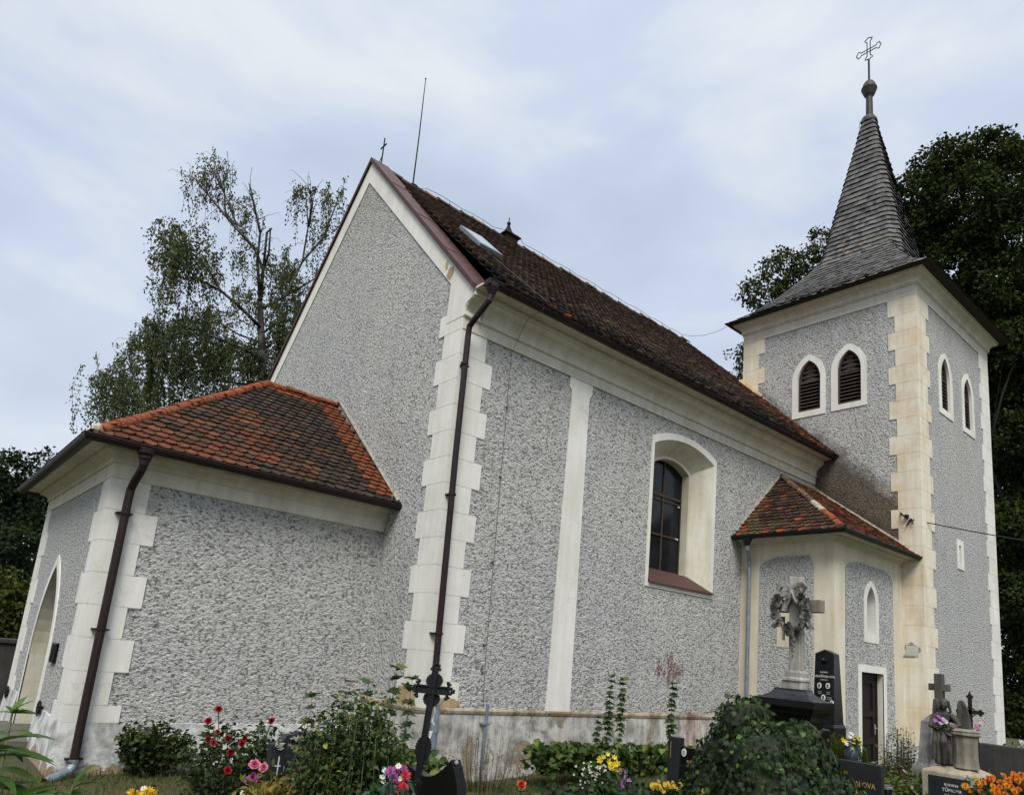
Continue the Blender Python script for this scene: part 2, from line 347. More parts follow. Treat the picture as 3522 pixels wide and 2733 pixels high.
def quad_mesh(name, V, nper, faces_per, cols, matname, parent):
    """many small leaves at once: V (n, nper, 3), faces_per = list of index tuples inside a leaf, cols (n,3)"""
    n = V.shape[0]; me = bpy.data.meshes.new(name)
    me.vertices.add(n*nper); me.vertices.foreach_set('co', V.astype('f').ravel())
    lens = [len(f) for f in faces_per]; tot = sum(lens)
    base = (np.arange(n)*nper)[:, None]; loops = (base+np.concatenate([np.array(f) for f in faces_per])[None, :]).ravel()
    me.loops.add(n*tot); me.loops.foreach_set('vertex_index', loops.astype('i'))
    st = (np.arange(n)*tot)[:, None]+np.concatenate([[0], np.cumsum(lens)[:-1]])[None, :]
    me.polygons.add(n*len(lens)); me.polygons.foreach_set('loop_start', st.ravel().astype('i'))
    try: me.polygons.foreach_set('loop_total', np.tile(lens, n).astype('i'))
    except Exception: pass
    me.update(calc_edges=True)
    a = me.attributes.new('Col', 'FLOAT_COLOR', 'FACE')
    cc = np.concatenate([cols, np.ones((n, 1))], 1).repeat(len(lens), 0); a.data.foreach_set('color', cc.astype('f').ravel())
    me.materials.append(M[matname]); o = bpy.data.objects.new(name, me); COL.objects.link(o)
    if parent: o.parent = parent
    return o
def unit(a): return a/(np.linalg.norm(a, axis=-1, keepdims=True)+1e-9)
IVY = [(0, 0), (-.18, -.10), (-.46, .02), (-.34, .30), (-.50, .55), (-.20, .58), (0, 1.0), (.20, .58), (.50, .55), (.34, .30), (.46, .02), (.18, -.10)]
def leaves(name, P, D, Nn, L, Wd, cols, matname, parent, shape='diamond', fold=.25):
    P, D, Nn = [np.asarray(q, float) for q in (P, D, Nn)]; n = len(P); D = unit(D); S = unit(np.cross(D, Nn)); Nn = unit(np.cross(S, D))
    L = np.broadcast_to(L, (n,))[:, None]; Wd = np.broadcast_to(Wd, (n,))[:, None]
    if shape == 'diamond':
        V = np.stack([P, P+D*L*.45-S*Wd*.5+Nn*Wd*fold*.4, P+D*L, P+D*L*.45+S*Wd*.5+Nn*Wd*fold*.4], 1); F = [(0, 1, 2, 3)]
    elif shape == 'oval':
        V = np.stack([P, P+D*L*.28-S*Wd*.42+Nn*Wd*fold, P+D*L*.65-S*Wd*.45+Nn*Wd*fold, P+D*L-Nn*L*.12, P+D*L*.65+S*Wd*.45+Nn*Wd*fold, P+D*L*.28+S*Wd*.42+Nn*Wd*fold, P+D*L*.5], 1)
        F = [(0, 1, 2, 6), (6, 2, 3), (0, 6, 4, 5), (6, 3, 4)]
    elif shape == 'long':
        k = []; ts = [0, .2, .4, .6, .8, 1]; ws = [.08, .38, .5, .42, .22, 0]
        droop = lambda t: -Nn*L*(.38*t*t)
        mid = [P+D*L*t+droop(t) for t in ts]; lf = [P+D*L*t+droop(t)-S*Wd*q+Nn*Wd*q*fold for t, q in zip(ts, ws)]; rt = [P+D*L*t+droop(t)+S*Wd*q+Nn*Wd*q*fold for t, q in zip(ts, ws)]
        V = np.stack(mid+lf+rt, 1); F = []
        for i in range(5): F += [(i, i+1, 6+i+1, 6+i), (i, 12+i, 12+i+1, i+1)]
    elif shape == 'ivy':
        V = np.stack([P+D*L*b+S*Wd*a+Nn*Wd*fold*abs(a) for a, b in IVY], 1); F = [(0, 1, 2, 3), (0, 3, 4, 5), (0, 5, 6), (0, 6, 7), (0, 7, 8, 9), (0, 9, 10, 11)]
    return quad_mesh(name, V, V.shape[1], F, np.clip(cols, 0, 1), matname, parent)
def pal(n, base, var=.25, alt=None, frac=0):
    c = np.tile(np.array(base, float), (n, 1))*(1+var*(rng.random((n, 1))*2-1)); c *= 1+.12*(rng.random((n, 3))*2-1)
    if alt is not None:
        k = rng.random(n) < frac; c[k] = np.array(alt)*(1+.2*(rng.random((k.sum(), 1))*2-1))
    return c
def rdir(n, up=0): d = rng.normal(size=(n, 3)); d[:, 2] += up; return unit(d)

# ---------------------------------------------------------------- openings
def arch(kind, u0, u1, zs, za, n=9):
    """points of an arch from the right springing to the left one"""
    uc, hw, rise = (u0+u1)/2, (u1-u0)/2, za-zs
    if kind == 'rect': return [(u1, za), (u0, za)]
    if kind == 'pointed':
        r = (rise*rise+hw*hw)/(2*hw); am = math.asin(min(1, rise/r)); out = []
        for i in range(n+1): a = am*i/n; out.append((u1-r+r*math.cos(a), zs+r*math.sin(a)))
        return out+[(2*uc-u, z) for u, z in out[-2::-1]]
    r = (rise*rise+hw*hw)/(2*rise); am = math.asin(hw/r)
    return [(uc+r*math.sin(am*(1-2*i/(2*n))), za-r+r*math.cos(am*(1-2*i/(2*n)))) for i in range(2*n+1)]
def outline(kind, u0, u1, zb, zs, za): return [(u0, zb), (u1, zb)]+arch(kind, u0, u1, zs, za)
class Face:                                  # vertical wall plane: origin, horizontal direction, outward normal
    def __init__(s, o, u, n): s.o = np.array([*o, 0.]); s.u = np.array([*u, 0.]); s.n = np.array([*n, 0.])
    def __call__(s, u, z, w=0): return s.o+s.u*u+s.n*w+np.array([0, 0, z])
def top_at(pts, u):
    pts = sorted(pts)
    for (a, za), (b, zb) in zip(pts, pts[1:]):
        if a <= u <= b: return za if b-a < 1e-9 else za+(zb-za)*(u-a)/(b-a)
    return pts[0][1] if u < pts[0][0] else pts[-1][1]
def wall(mb, F, u0, u1, zlo, zhi, ops=(), w=0):
    """flat wall from u0 to u1 with arched holes; zhi may be a function of u"""
    zh = zhi if callable(zhi) else (lambda u: zhi)
    cuts = {u0, u1}
    if callable(zhi): cuts |= {q for q in zhi.breaks if u0 < q < u1}
    for o in ops: cuts |= {o[0], o[1]} | {u for u, z in o[3]}
    cuts = sorted(c for c in cuts if u0-1e-9 <= c <= u1+1e-9)
    for a, b in zip(cuts, cuts[1:]):
        if b-a < 1e-6: continue
        mid = (a+b)/2; hit = [o for o in ops if o[0] < mid < o[1]]
        za, zb = zlo, zlo
        for o in sorted(hit, key=lambda q: q[2]):
            if o[2] > za: mb.poly([F(a, za, w), F(b, zb, w), F(b, o[2], w), F(a, o[2], w)])
            za, zb = top_at(o[3], a+1e-7), top_at(o[3], b-1e-7)
        mb.poly([F(a, za, w), F(b, zb, w), F(b, zh(b), w), F(a, zh(a), w)])
def op(kind, u0, u1, zb, zs, za): return (u0, u1, zb, arch(kind, u0, u1, zs, za))
def surround(mb, F, inner, outer, proud, depth, back=0):
    n = len(inner)
    for i in range(n):
        a, b, c, d = inner[i], inner[(i+1) % n], outer[(i+1) % n], outer[i]
        mb.poly([F(*a, proud), F(*b, proud), F(*c, proud), F(*d, proud)])
        mb.poly([F(*d, proud), F(*c, proud), F(*c, back), F(*d, back)])
        mb.poly([F(*a, proud), F(*a, -depth), F(*b, -depth), F(*b, proud)])
def fillpoly(mb, F, out, w): mb.poly([F(*p, w) for p in out])
def quoins(mb, c, sx, sy, z0, h, nblk, ax, ay, first_wide, zbot, t=.016):
    """alternating corner blocks: c corner, sx/sy = direction INTO each wall (+-1), ax/ay = (wide, narrow) lengths"""
    for k in range(nblk):
        z1 = z0-k*h; zb = max(zbot, z1-h)
        if z1-zb < .03: continue
        wide = (k % 2 == 0) == first_wide; a = ax[0 if wide else 1]; b = ay[0 if wide else 1]
        a *= random.uniform(.985, 1.015); b *= random.uniform(.985, 1.015); tt = t
        P = [(-tt, -tt), (a, -tt), (a, .06), (.06, .06), (.06, b), (-tt, b)]
        A = [(c[0]+sx*x, c[1]+sy*y, zb+.0042) for x, y in P]; mb.extrude(A, [(x, y, z1-.0042) for x, y, _ in A])
        P2 = [(q[0] if q[0] > 0 else -tt+.004, q[1] if q[1] > 0 else -tt+.0055) for q in P]
        P2 = [(x-.012 if x == a else x, y-.012 if y == b else y) for x, y in P2]
        A = [(c[0]+sx*x, c[1]+sy*y, zb-.006) for x, y in P2]; mb.extrude(A, [(x, y, z1-.008) for x, y, _ in A])   # recessed joint bed
def sweep(mb, prof, path, outs, caps=True):
    """moulding: prof [(out, z)], path [(x, y)], outs = outward direction at each path point (mitred)"""
    rings = [[(x+o[0]*a, y+o[1]*a, z) for a, z in prof] for (x, y), o in zip(path, outs)]
    mb.loft(rings, False, False)
    if caps:
        for r in (rings[0], rings[-1]): mb.poly(r)
def half_round(cx, cz, r, n=8, thick=.006):
    o = [(cx+r*math.cos(a), cz+r*math.sin(a)) for a in [PI+PI*i/n for i in range(n+1)]]
    return o+[(cx+(r-thick)*math.cos(a), cz+(r-thick)*math.sin(a)) for a in [2*PI-PI*i/n for i in range(n+1)]]
def gutter_rings(mb, path, outs, cx, cz, r):
    prof = half_round(cx, cz, r); prof.append(prof[0]); sweep(mb, prof, path, outs)
    mb.tube([(x+o[0]*(cx+r), y+o[1]*(cx+r), cz+.004) for (x, y), o in zip(path, outs)], .012, 6)

# ---------------------------------------------------------------- roof tiles
def inside(poly, u, v):
    c = False; n = len(poly)
    for i in range(n):
        (x1, y1), (x2, y2) = poly[i], poly[(i+1) % n]
        if (y1 > v) != (y2 > v) and u < (x2-x1)*(v-y1)/(y2-y1)+x1: c = not c
    return c
def tiles(mb, O, U, V, poly, ex, wd, colfn, lift=.022, off=0):
    """beaver-tail tiles on a slope: O origin, U along the eave, V up the slope, poly = covered area in (u, v)"""
    O, U, V = [np.array(q, float) for q in (O, U, V)]; U /= np.linalg.norm(U); V /= np.linalg.norm(V); N = np.cross(U, V); N = N if N[2] > 0 else -N
    us = [p[0] for p in poly]; vs_ = [p[1] for p in poly]
    for j in range(int((max(vs_)-min(vs_))/ex)+1):
        v0 = min(vs_)+j*ex
        k0 = int((max(us)-min(us))/wd)+2
        wob = .012*math.sin(j*1.7)
        for i in range(k0):
            uc = min(us)+(i+(.5 if j % 2 else 0))*wd+off
            if not inside(poly, uc, v0+ex*.5): continue
            a, b = -wd*.485, wd*.485; dv = random.uniform(-.010, .010)+wob; dl = random.uniform(0, .010); tw = random.uniform(-.006, .006)
            arcs = [(a, .055), (a*.72, .018), (a*.3, .002), (b*.3, .002), (b*.72, .018), (b, .055)]
            P = lambda u, v, h: O+U*(uc+u)+V*(v0+dv+v)+N*h
            bot = [P(u, v, lift+dl+tw*u/wd*2) for u, v in arcs]; low = [P(u, v, lift+dl-.042) for u, v in arcs]
            topv = [P(b, ex*1.55, .006), P(a, ex*1.55, .006)]
            k = mb.vs(bot+topv+low); c = colfn(uc, v0, j, i)
            mb.face([k+q for q in range(8)], c)
            cd_ = tuple(x*.10 for x in c)
            for q in range(5): mb.face((k+q, k+8+q, k+8+q+1, k+q+1), c)
def ridge_tiles(mb, p0, p1, r, colfn, step=.34, sag=.012):
    p0, p1 = np.array(p0, float), np.array(p1, float); d = p1-p0; L = np.linalg.norm(d); d /= L; n = max(1, int(round(L/step)))
    s = np.cross(d, (0, 0, 1.)); s /= np.linalg.norm(s); u = np.cross(s, d)
    for i in range(n):
        a, b = p0+d*L*i/n, p0+d*(L*(i+1)/n+.05); jz = random.uniform(-sag, sag)*u
        ra, rb = r*1.10, r*.92
        R = [[c+jz+rr*(math.cos(t)*s+math.sin(t)*u*.9) for t in [PI*q/8 for q in range(9)]] for c, rr in ((a, ra), (a+d*.045, ra), (a+d*.05, ra*.93), (b, rb))]
        col = colfn(i); mb.loft(R, False, False, col); mb.poly(R[0], tuple(x*.9 for x in col))
def vnoise(seed):
    g = np.random.default_rng(seed).random((64, 64))
    def f(x, y):
        x %= 63; y %= 63; i, j = int(x), int(y); a, b = x-i, y-j; a = a*a*(3-2*a); b = b*b*(3-2*b)
        return g[i, j]*(1-a)*(1-b)+g[i+1, j]*a*(1-b)+g[i, j+1]*(1-a)*b+g[i+1, j+1]*a*b
    return f

# ================================================================ SETTING: ground
def sstep(t): t = min(1, max(0, t)); return t*t*(3-2*t)
def gz(x, y): return -0.2+0.3*sstep((x-1)/4)+0.03*min(12, max(0, -y))
def make_ground():
    xs = sorted({round(q, 3) for q in list(np.linspace(-14, 22, 61))+[-900, -300, -100, -40, -22, 30, 50, 100, 300, 900]})
    ys = sorted({round(q, 3) for q in list(np.linspace(-14, 12, 45))+[-900, -300, -100, -40, -20, 20, 40, 100, 300, 900]})
    mb = MB(); k = mb.vs([(x, y, gz(x, y)+.02*math.sin(x*1.3+y)*math.cos(y*1.7) if abs(x) < 30 else gz(x, y)) for y in ys for x in xs]); n = len(xs)
    for j in range(len(ys)-1):
        for i in range(n-1): mb.face((k+j*n+i, k+j*n+i+1, k+(j+1)*n+i+1, k+(j+1)*n+i))
    return tag(mb.build('ground', 'soil', None, True), kind='structure')
m, t, b = mat('soil'); N = NB(t); o_ = N.obj()
c_ = N.ramp(N.noise(o_, 1.6, 6, .65), [(.3, C3(.030, .042, .012)), (.5, C3(.060, .062, .020)), (.66, C3(.085, .066, .032)), (.8, C3(.10, .08, .045))])
c_ = N.mix(.7, c_, N.ramp(N.noise(o_, 40, 5, .7), [(.3, C3(.5, .5, .5)), (.7, C3(1.25, 1.25, 1.2))]), 'MULTIPLY')
N.l(c_, b.inputs['Base Color']); b.inputs['Roughness'].default_value = .97; N.bump(b, N.noise(o_, 30, 5, .7), .8, .04); M['soil'] = m
make_ground()

# ================================================================ CHURCH
church = thing('church', 'old village church with grey roughcast walls, white quoins and a square shingled tower', 'church')
H_ = .45667; NW = 9.04; APX = 4.52                     # quoin course, nave width, ridge position
XT, YT, XT2, YT2 = 12.362, -2.791, 17.908, 2.356       # tower footprint
FS = Face((0, 0), (1, 0), (0, -1)); FW = Face((0, 0), (0, 1), (-1, 0))
# ---- nave walls
mb = MB()
win_i = outline('seg', 5.70, 7.06, 3.98, 6.36, 6.60)
OW = op('seg', 5.30, 7.52, 3.62, 6.66, 6.93)
wall(mb, FS, 0, XT+.3, .93, 7.9, [OW])
gz_top = lambda u: 8.045+(u+.256)*1.0366 if u < APX else 8.045+(NW+.256-u)*1.0366
gz_top.breaks = [APX]
wall(mb, FW, 0, NW, .93, gz_top)
mb.poly([(0, NW, .9), (13, NW, .9), (13, NW, 7.9), (0, NW, 7.9)])
mb.poly([(13.2, 0, .9), (13.2, NW, .9), (13.2, NW, 7.9), (13.2, 0, 7.9)])
back = [FW(u, z, -.34) for u, z in ((0, 7.3), (NW, 7.3), (NW+.25, 8.0), (APX, 12.9), (-.25, 8.0))]; mb.poly(back)   # back of the gable parapet
nave = mb.build('nave_wall', 'rc_nave', church)
# ---- gable band (white rake with kneelers)
mb = MB(); t_ = .022
def band(pts): mb.extrude([FW(u, z, t_) for u, z in pts], [FW(u, z, -.30) for u, z in pts])
prof = [(-.02, 7.53), (-.075, 7.54), (-.075, 7.60), (-.045, 7.62), (-.05, 7.70), (-.10, 7.77), (-.20, 7.81), (-.235, 7.85), (-.235, 7.93), (-.30, 7.97), (-.256, 8.045)]
out_r = prof+[(APX, 12.93)]; in_r = [(.494, 7.73), (.494, 8.314), (APX-.02, 12.36)]
band([(-.02, 7.53), *prof[1:], (APX, 12.93), (APX, 12.36), (.494, 8.314), (.494, 7.53)])
mir = lambda P: [(NW-u, z) for u, z in P]
band(mir([(-.02, 7.53), *prof[1:], (APX, 12.93), (APX, 12.36), (.494, 8.314), (.494, 7.53)]))
mb.build('gable_band', 'trim', nave)
mb = MB()                                              # sheet-metal coping on the gable
for f in (lambda u: u, lambda u: NW-u):
    a, bq = (f(-.30), 8.03), (f(APX), 13.0)
    P = [(-.06, *a), (.40, *a), (.40, *bq), (-.06, *bq)]
    mb.extrude([(x, y, z-.05) for x, y, z in P], [(x, y, z+.012) for x, y, z in P])
    mb.extrude([(-.075, a[0], a[1]-.10), (-.06, a[0], a[1]-.10), (-.06, bq[0], bq[1]-.10), (-.075, bq[0], bq[1]-.10)], [(-.075, a[0], a[1]+.015), (-.06, a[0], a[1]+.015), (-.06, bq[0], bq[1]+.015), (-.075, bq[0], bq[1]+.015)])
    for q in (.22, .47, .74): 
        y, z = a[0]+(bq[0]-a[0])*q, a[1]+(bq[1]-a[1])*q
        mb.obox((.17, y, z+.018), (.235, 0, 0), (0, (bq[0]-a[0])*.0035, (bq[1]-a[1])*.0035), (0, 0, .012))
mb.build('gable_coping', 'coping', nave)
mb = MB(); quoins(mb, (0, 0), 1, 1, 7.3, H_, 14, (.717, .546), (.691, .516), False, .93); mb.box(-.016, .05, 0, .691, 7.305, 7.70); mb.build('corner_quoins', 'trim', nave)
mb = MB(); quoins(mb, (0, NW), 1, -1, 7.3, H_, 14, (.717, .546), (.691, .516), False, .93); mb.build('corner_quoins', 'trim', nave)
# bare patches where the quoin plaster fell off
def blob(F, cu, cz, ru, rz, wq, seed, n=26):
    f = vnoise(seed); return [F(cu+ru*math.cos(a)*(.75+.5*f(3*math.cos(a)+9, 3*math.sin(a)+9)), cz+rz*math.sin(a)*(.75+.5*f(3*math.cos(a)+30, 3*math.sin(a)+9)), wq) for a in [2*PI*k/n for k in range(n)]]
for args in ((FW, .38, 1.02, .34, .27, .021, 3), (FS, .52, 1.02, .22, .10, .021, 5), (FW, 1.75, .80, .26, .22, .004, 8), (FW, .55, 8.55, .10, .13, .026, 11), (FW, .70, 8.75, .05, .10, .026, 12)):
    mb = MB(); mb.poly(blob(*args)); mb.build('bare_plaster_patch', 'patch', nave)
# cornice of the south wall
CPROF = [(0, 7.3), (.03, 7.3), (.03, 7.50), (.062, 7.515), (.075, 7.535), (.062, 7.56), (.05, 7.575), (.052, 7.63), (.075, 7.69), (.12, 7.745), (.19, 7.785), (.235, 7.82), (.24, 7.85), (.275, 7.86), (.275, 7.95), (.50, 7.965), (.50, 8.0), (0, 8.0)]
mb = MB(); sweep(mb, CPROF, [(-.005, 0), (XT, 0)], [(0, -1), (0, -1)]); mb.build('cornice', 'cornice', nave)
mb = MB(); mb.extrude([(2.67, -.02, .945), (3.27, -.02, .945), (3.14, -.02, 6.95), (3.26, -.02, 7.15)][:2]+[FS(3.20, 6.92, .02), FS(3.215, 7.02, .02), FS(3.27, 7.09, .02), FS(3.27, 7.3, .02), FS(2.64, 7.3, .02), FS(2.64, 7.09, .02), FS(2.70, 7.02, .02), FS(2.715, 6.92, .02)],
                      [(2.67, .01, .945), (3.27, .01, .945)]+[FS(3.20, 6.92, -.01), FS(3.215, 7.02, -.01), FS(3.27, 7.09, -.01), FS(3.27, 7.3, -.01), FS(2.64, 7.3, -.01), FS(2.64, 7.09, -.01), FS(2.70, 7.02, -.01), FS(2.715, 6.92, -.01)])
mb.build('pilaster', 'trim', nave)
mb = MB()                                              # weathered plinth with a ledge
def plinth(path, outs, zt, zb, o0, o1, ledge):
    rings = []
    sweep(mb, [(o0, zt-.10), (o0, zt-.12), (o1, zb)], path, outs, False)
    lb = MB(); sweep(lb, [(0, zt), (o0+ledge, zt-.012), (o0+ledge+.012, zt-.04), (o0+ledge, zt-.085), (o0, zt-.10)], path, outs, False); lb.build('plinth_ledge', 'ledge', nave)
plinth([(0, NW), (0, 0), (9, 0)], [(-1, 0), (-1, -1), (0, -1)], .965, -.45, .022, .075, .014)
mb.build('plinth', 'plinth_old', nave)
# ---- nave window
wnd = MB(); surround(wnd, FS, outline('seg', 5.30, 7.52, 3.62, 6.66, 6.93), outline('seg', 5.21, 7.62, 3.53, 6.80, 7.075), .02, 0)
a_, b_ = outline('seg', 5.30, 7.52, 3.62, 6.66, 6.93), outline('seg', 5.66, 7.13, 3.93, 6.42, 6.64)
n_ = len(a_)
nwin = thing('nave_window', None, None); nwin.parent = church
o = wnd.build('surround', 'trim', nwin)
mb = MB()
for i in range(1, n_):
    mb.poly([FS(*a_[i], .018), FS(*b_[i], -.36), FS(*b_[(i+1) % n_], -.36), FS(*a_[(i+1) % n_], .018)])
c_i = outline('seg', 5.72, 7.07, 3.98, 6.36, 6.58)
for i in range(1, n_):
    mb.poly([FS(*b_[i], -.36), FS(*c_i[i], -.362), FS(*c_i[(i+1) % n_], -.362), FS(*b_[(i+1) % n_], -.36)])
    mb.poly([FS(*c_i[i], -.362), FS(*c_i[i], -.60), FS(*c_i[(i+1) % n_], -.60), FS(*c_i[(i+1) % n_], -.362)])
mb.build('reveal', 'reveal', nwin)
mb = MB(); fillpoly(mb, FS, c_i, -.575); mb.build('pane', 'glass', nwin)
mb = MB()
for z, r in ((5.76, .030), (5.645, .016), (4.835, .018), (4.02, .022)): mb.box(5.70, 7.08, .545, .573, z-r, z+r)
mb.box(6.375, 6.411, .548, .572, 3.98, 6.57); mb.box(5.715, 5.745, .548, .572, 3.98, 6.4); mb.box(7.045, 7.075, .548, .572, 3.98, 6.4)
mb.build('glazing_bars', 'oldwood', nwin)
mb = MB(); mb.extrude([FS(5.28, 3.64, .075), FS(7.60, 3.64, .075), FS(7.14, 3.99, -.37), FS(5.65, 3.99, -.37)], [FS(5.28, 3.61, .075), FS(7.60, 3.61, .075), FS(7.14, 3.95, -.37), FS(5.65, 3.95, -.37)])
mb.extrude([FS(5.65, 3.99, -.37), FS(7.14, 3.99, -.37), FS(7.08, 4.03, -.56), FS(5.72, 4.03, -.56)], [FS(5.65, 3.95, -.37), FS(7.14, 3.95, -.37), FS(7.08, 3.99, -.56), FS(5.72, 3.99, -.56)])
mb.build('sill', 'sill', nwin)
for p in ([(7.00, 5.62), (6.90, 5.60), (6.99, 5.585)], [(6.98, 4.85), (6.84, 4.845), (6.98, 4.81)]): mb = MB(); mb.poly([FS(*q, -.54) for q in p]); mb.build('torn_tape', 'ceramic', nwin)
# ---- nave roof
SL = .93; EZ = 8.03; EY = -.64
zr_ = lambda y: EZ+SL*(y-EY)
RZ = zr_(APX)
XR0, XR1 = .36, 12.22                                  # ridge ends; hip towards the east
mb = MB()
HX = 13.15
mb.poly([(XR0, EY, EZ-.02), (HX, EY, EZ-.02), (XR1, APX, RZ-.02), (XR0, APX, RZ-.02)])
mb.poly([(XR0, NW-EY, EZ-.02), (HX, NW-EY, EZ-.02), (XR1, APX, RZ-.02), (XR0, APX, RZ-.02)])
mb.poly([(HX, EY, EZ-.02), (HX, NW-EY, EZ-.02), (XR1, APX, RZ-.02)])
mb.box(XR0, XT-.01, EY+.02, EY+.06, EZ-.06, EZ-.02)
nroof = mb.build('nave_roof', 'under', church)
f1, f2 = vnoise(1), vnoise(2)
def col_nave(u, v, j, i):
    k = f1(u*.45+3, v*.5+j*.07); r = random.random(); e2 = f2(u*1.3, v*1.2)
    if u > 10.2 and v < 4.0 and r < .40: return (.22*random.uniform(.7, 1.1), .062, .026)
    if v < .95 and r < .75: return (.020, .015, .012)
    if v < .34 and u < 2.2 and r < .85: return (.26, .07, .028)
    if r < .03: return (.12, .050, .028)
    if v > 3.2 and r < .25+.4*k: return (.058*random.uniform(.6, 1.2), .027, .018)
    base = (.058, .035, .025) if e2 < .5 else (.080, .051, .035)
    if k > .55 and r < .5: base = (.11, .085, .052)
    q = random.uniform(.6, 1.35); return tuple(x*q for x in base)
LS = (APX-EY)*math.hypot(1, SL)
mb = MB()
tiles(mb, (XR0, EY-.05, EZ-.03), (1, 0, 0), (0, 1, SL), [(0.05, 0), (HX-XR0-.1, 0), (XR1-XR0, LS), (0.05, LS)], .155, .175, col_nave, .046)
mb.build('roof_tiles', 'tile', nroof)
mb = MB()
def col_ridge_old(i): q = random.uniform(.6, 1.3); return (.075*q, .055*q, .042*q) if random.random() < .75 else (.17, .065, .03)
ridge_tiles(mb, (XR0, APX, RZ-.03), (XR1, APX, RZ-.03), .125, col_ridge_old, .36, .03)
ridge_tiles(mb, (XR1, APX, RZ-.05), (HX-.3, EY+1.5, zr_(EY+1.5)-.05), .10, lambda i: (.06*random.uniform(.6, 1.4), .035, .022), .34)
mb.build('ridge_tiles', 'tile', nroof)
# skylight on the roof slope
def sl_pt(x, y, h): return np.array([x, y, zr_(y)])+h*np.array([0, -SL, 1])/math.hypot(1, SL)
sk = [(1.02, 1.30), (1.60, 1.30), (1.60, 2.13), (1.02, 2.13)]
mb = MB(); mb.extrude([sl_pt(x, y, .0) for x, y in sk], [sl_pt(x, y, .13) for x, y in sk])
mb.m = 1; ik = [(1.08, 1.37), (1.54, 1.37), (1.54, 2.06), (1.08, 2.06)]; mb.extrude([sl_pt(x, y, .10) for x, y in ik], [sl_pt(x, y, .136) for x, y in ik])
mb.build('skylight', ['zinc', 'skyglass'], nroof)
# little ridge turret
mb = MB(); mb.box(3.95, 4.33, APX-.19, APX+.19, RZ-.35, RZ+.10); mb.m = 1
for q in range(4): mb.box(3.93, 4.35, APX-.21, APX+.21, RZ-.12+q*.055, RZ-.10+q*.055)
mb.m = 0
mb.loft([[(4.14+r*x, APX+r*y, z) for x, y in ((-1, -1), (1, -1), (1, 1), (-1, 1))] for r, z in ((.27, RZ+.09), (.27, RZ+.12), (.15, RZ+.20), (.08, RZ+.30), (.035, RZ+.44), (.02, RZ+.50))])
mb.ball((4.14, APX, RZ+.54), .055); mb.tube([(4.14, APX, RZ+.58), (4.14, APX, RZ+.72)], .013)
mb.build('ridge_turret', ['rust', 'oldwood'], nroof)
# metal cross on the gable, lightning rod, conductor wire
mb = MB(); mb.tube([(.20, APX, 12.98), (.20, APX, 13.68)], .017); mb.tube([(.20, APX-.13, 13.46), (.20, APX+.13, 13.46)], .017); mb.tube([(.15, APX, 13.02), (.20, APX, 13.2)], .01)
mb.build('gable_cross', 'rust', church)
mb = MB(); mb.tube([(1.10, APX, 12.7), (1.09, APX, 14.3), (1.06, APX, 15.9)], [.02, .016, .010]); mb.lathe([(.02, -.07), (.13, -.02), (.14, 0), (.06, .05), (.02, .10)], (1.10, APX, 12.86), 14); mb.ball((1.06, APX, 15.93), .022)
mb.build('lightning_rod', 'rust', church)
mb = MB(); pth = [(1.12, APX, 12.80)]
for i in range(1, 31):
    x = 1.12+i*.36
    if x > 3.7 and x < 4.7: pth.append((x, APX-.22, RZ+.16)); continue
    pth.append((x, APX, RZ+.22-.03*(1-abs((i % 3)-1))))
for i in range(3, 31, 3): mb.tube([(1.12+i*.36, APX, RZ+.03), (1.12+i*.36, APX, RZ+.22)], .008, 5)
p0 = np.array(pth[-1]); p1 = np.array([12.05, 2.86, 12.86])
for i in range(1, 13):
    s_ = i/12; q = p0+(p1-p0)*s_; q[2] -= .32*4*s_*(1-s_)*.5; pth.append(tuple(q))
mb.tube(pth, .007, 5)
mb.tube([(1.10, APX-.10, RZ-.02), (1.15, 2, zr_(2)+.05), (1.26, EY-.06, 8.10), (1.24, -.66, 7.95), (1.20, -.30, 7.86), (1.12, -.08, 7.35), (1.10, -.035, 7.2), (1.15, -.03, 4.0), (1.19, -.03, 1.7), (1.22, -.05, 1.03)], .0048, 5)
for z in (6.2, 4.9, 3.4, 2.0, 1.6): mb.box(1.12, 1.16, -.04, 0, z-.008, z+.008)
mb.build('lightning_conductor', 'wire', church)
mb = MB(); mb.tube([(1.255, -.12, 1.05), (1.24, -.13, .1), (1.235, -.13, -.25)], .026, 8); mb.box(1.19, 1.30, -.16, -.02, .72, .75); mb.build('earthing_pipe', 'zinc', church)
# gutter and downpipe of the nave
mb = MB(); gutter_rings(mb, [(.03, 0), (XT-.02, 0)], [(0, -1), (0, -1)], .585, 8.02, .085)
for k in range(14): mb.tube([(.5+k*.9, -.50-.085*2*.0+.0-.085*math.cos(a)-.085, 8.02-.089*math.sin(a)) for a in [PI*q/6 for q in range(7)]], .007, 4)
mb.box(.0, .035, -.675, -.49, 7.93, 8.03)
mb.build('gutter', 'brown', church)
mb = MB(); mb.lathe([(.115, .02), (.11, -.06), (.065, -.17), (.052, -.20)], (.12, -.585, 7.97), 14)
mb.tube([(.12, -.585, 7.80), (.10, -.575, 7.68), (.04, -.33, 7.43), (.03, -.17, 7.30), (.04, -.145, 7.15), (.06, -.14, 5), (.13, -.14, 1.5), (.145, -.14, 1.28)], .052, 12)
for z in (6.62, 4.35, 2.1): mb.lathe([(.066, -.018), (.066, .018)], (.065+(5-z)*.02, -.14, z), 12); mb.box(.02, .16, -.11, .0, z-.012, z+.012)
mb.build('downpipe', 'brown', church)
mb = MB(); mb.tube([(.145, -.14, 1.32), (.15, -.14, 1.20), (.20, -.165, 1.02), (.205, -.175, .85), (.205, -.18, -.3)], .058, 12); mb.lathe([(.066, -.02), (.066, .02)], (.205, -.177, .62), 12)
mb.build('pipe_stub', 'zinc', church)

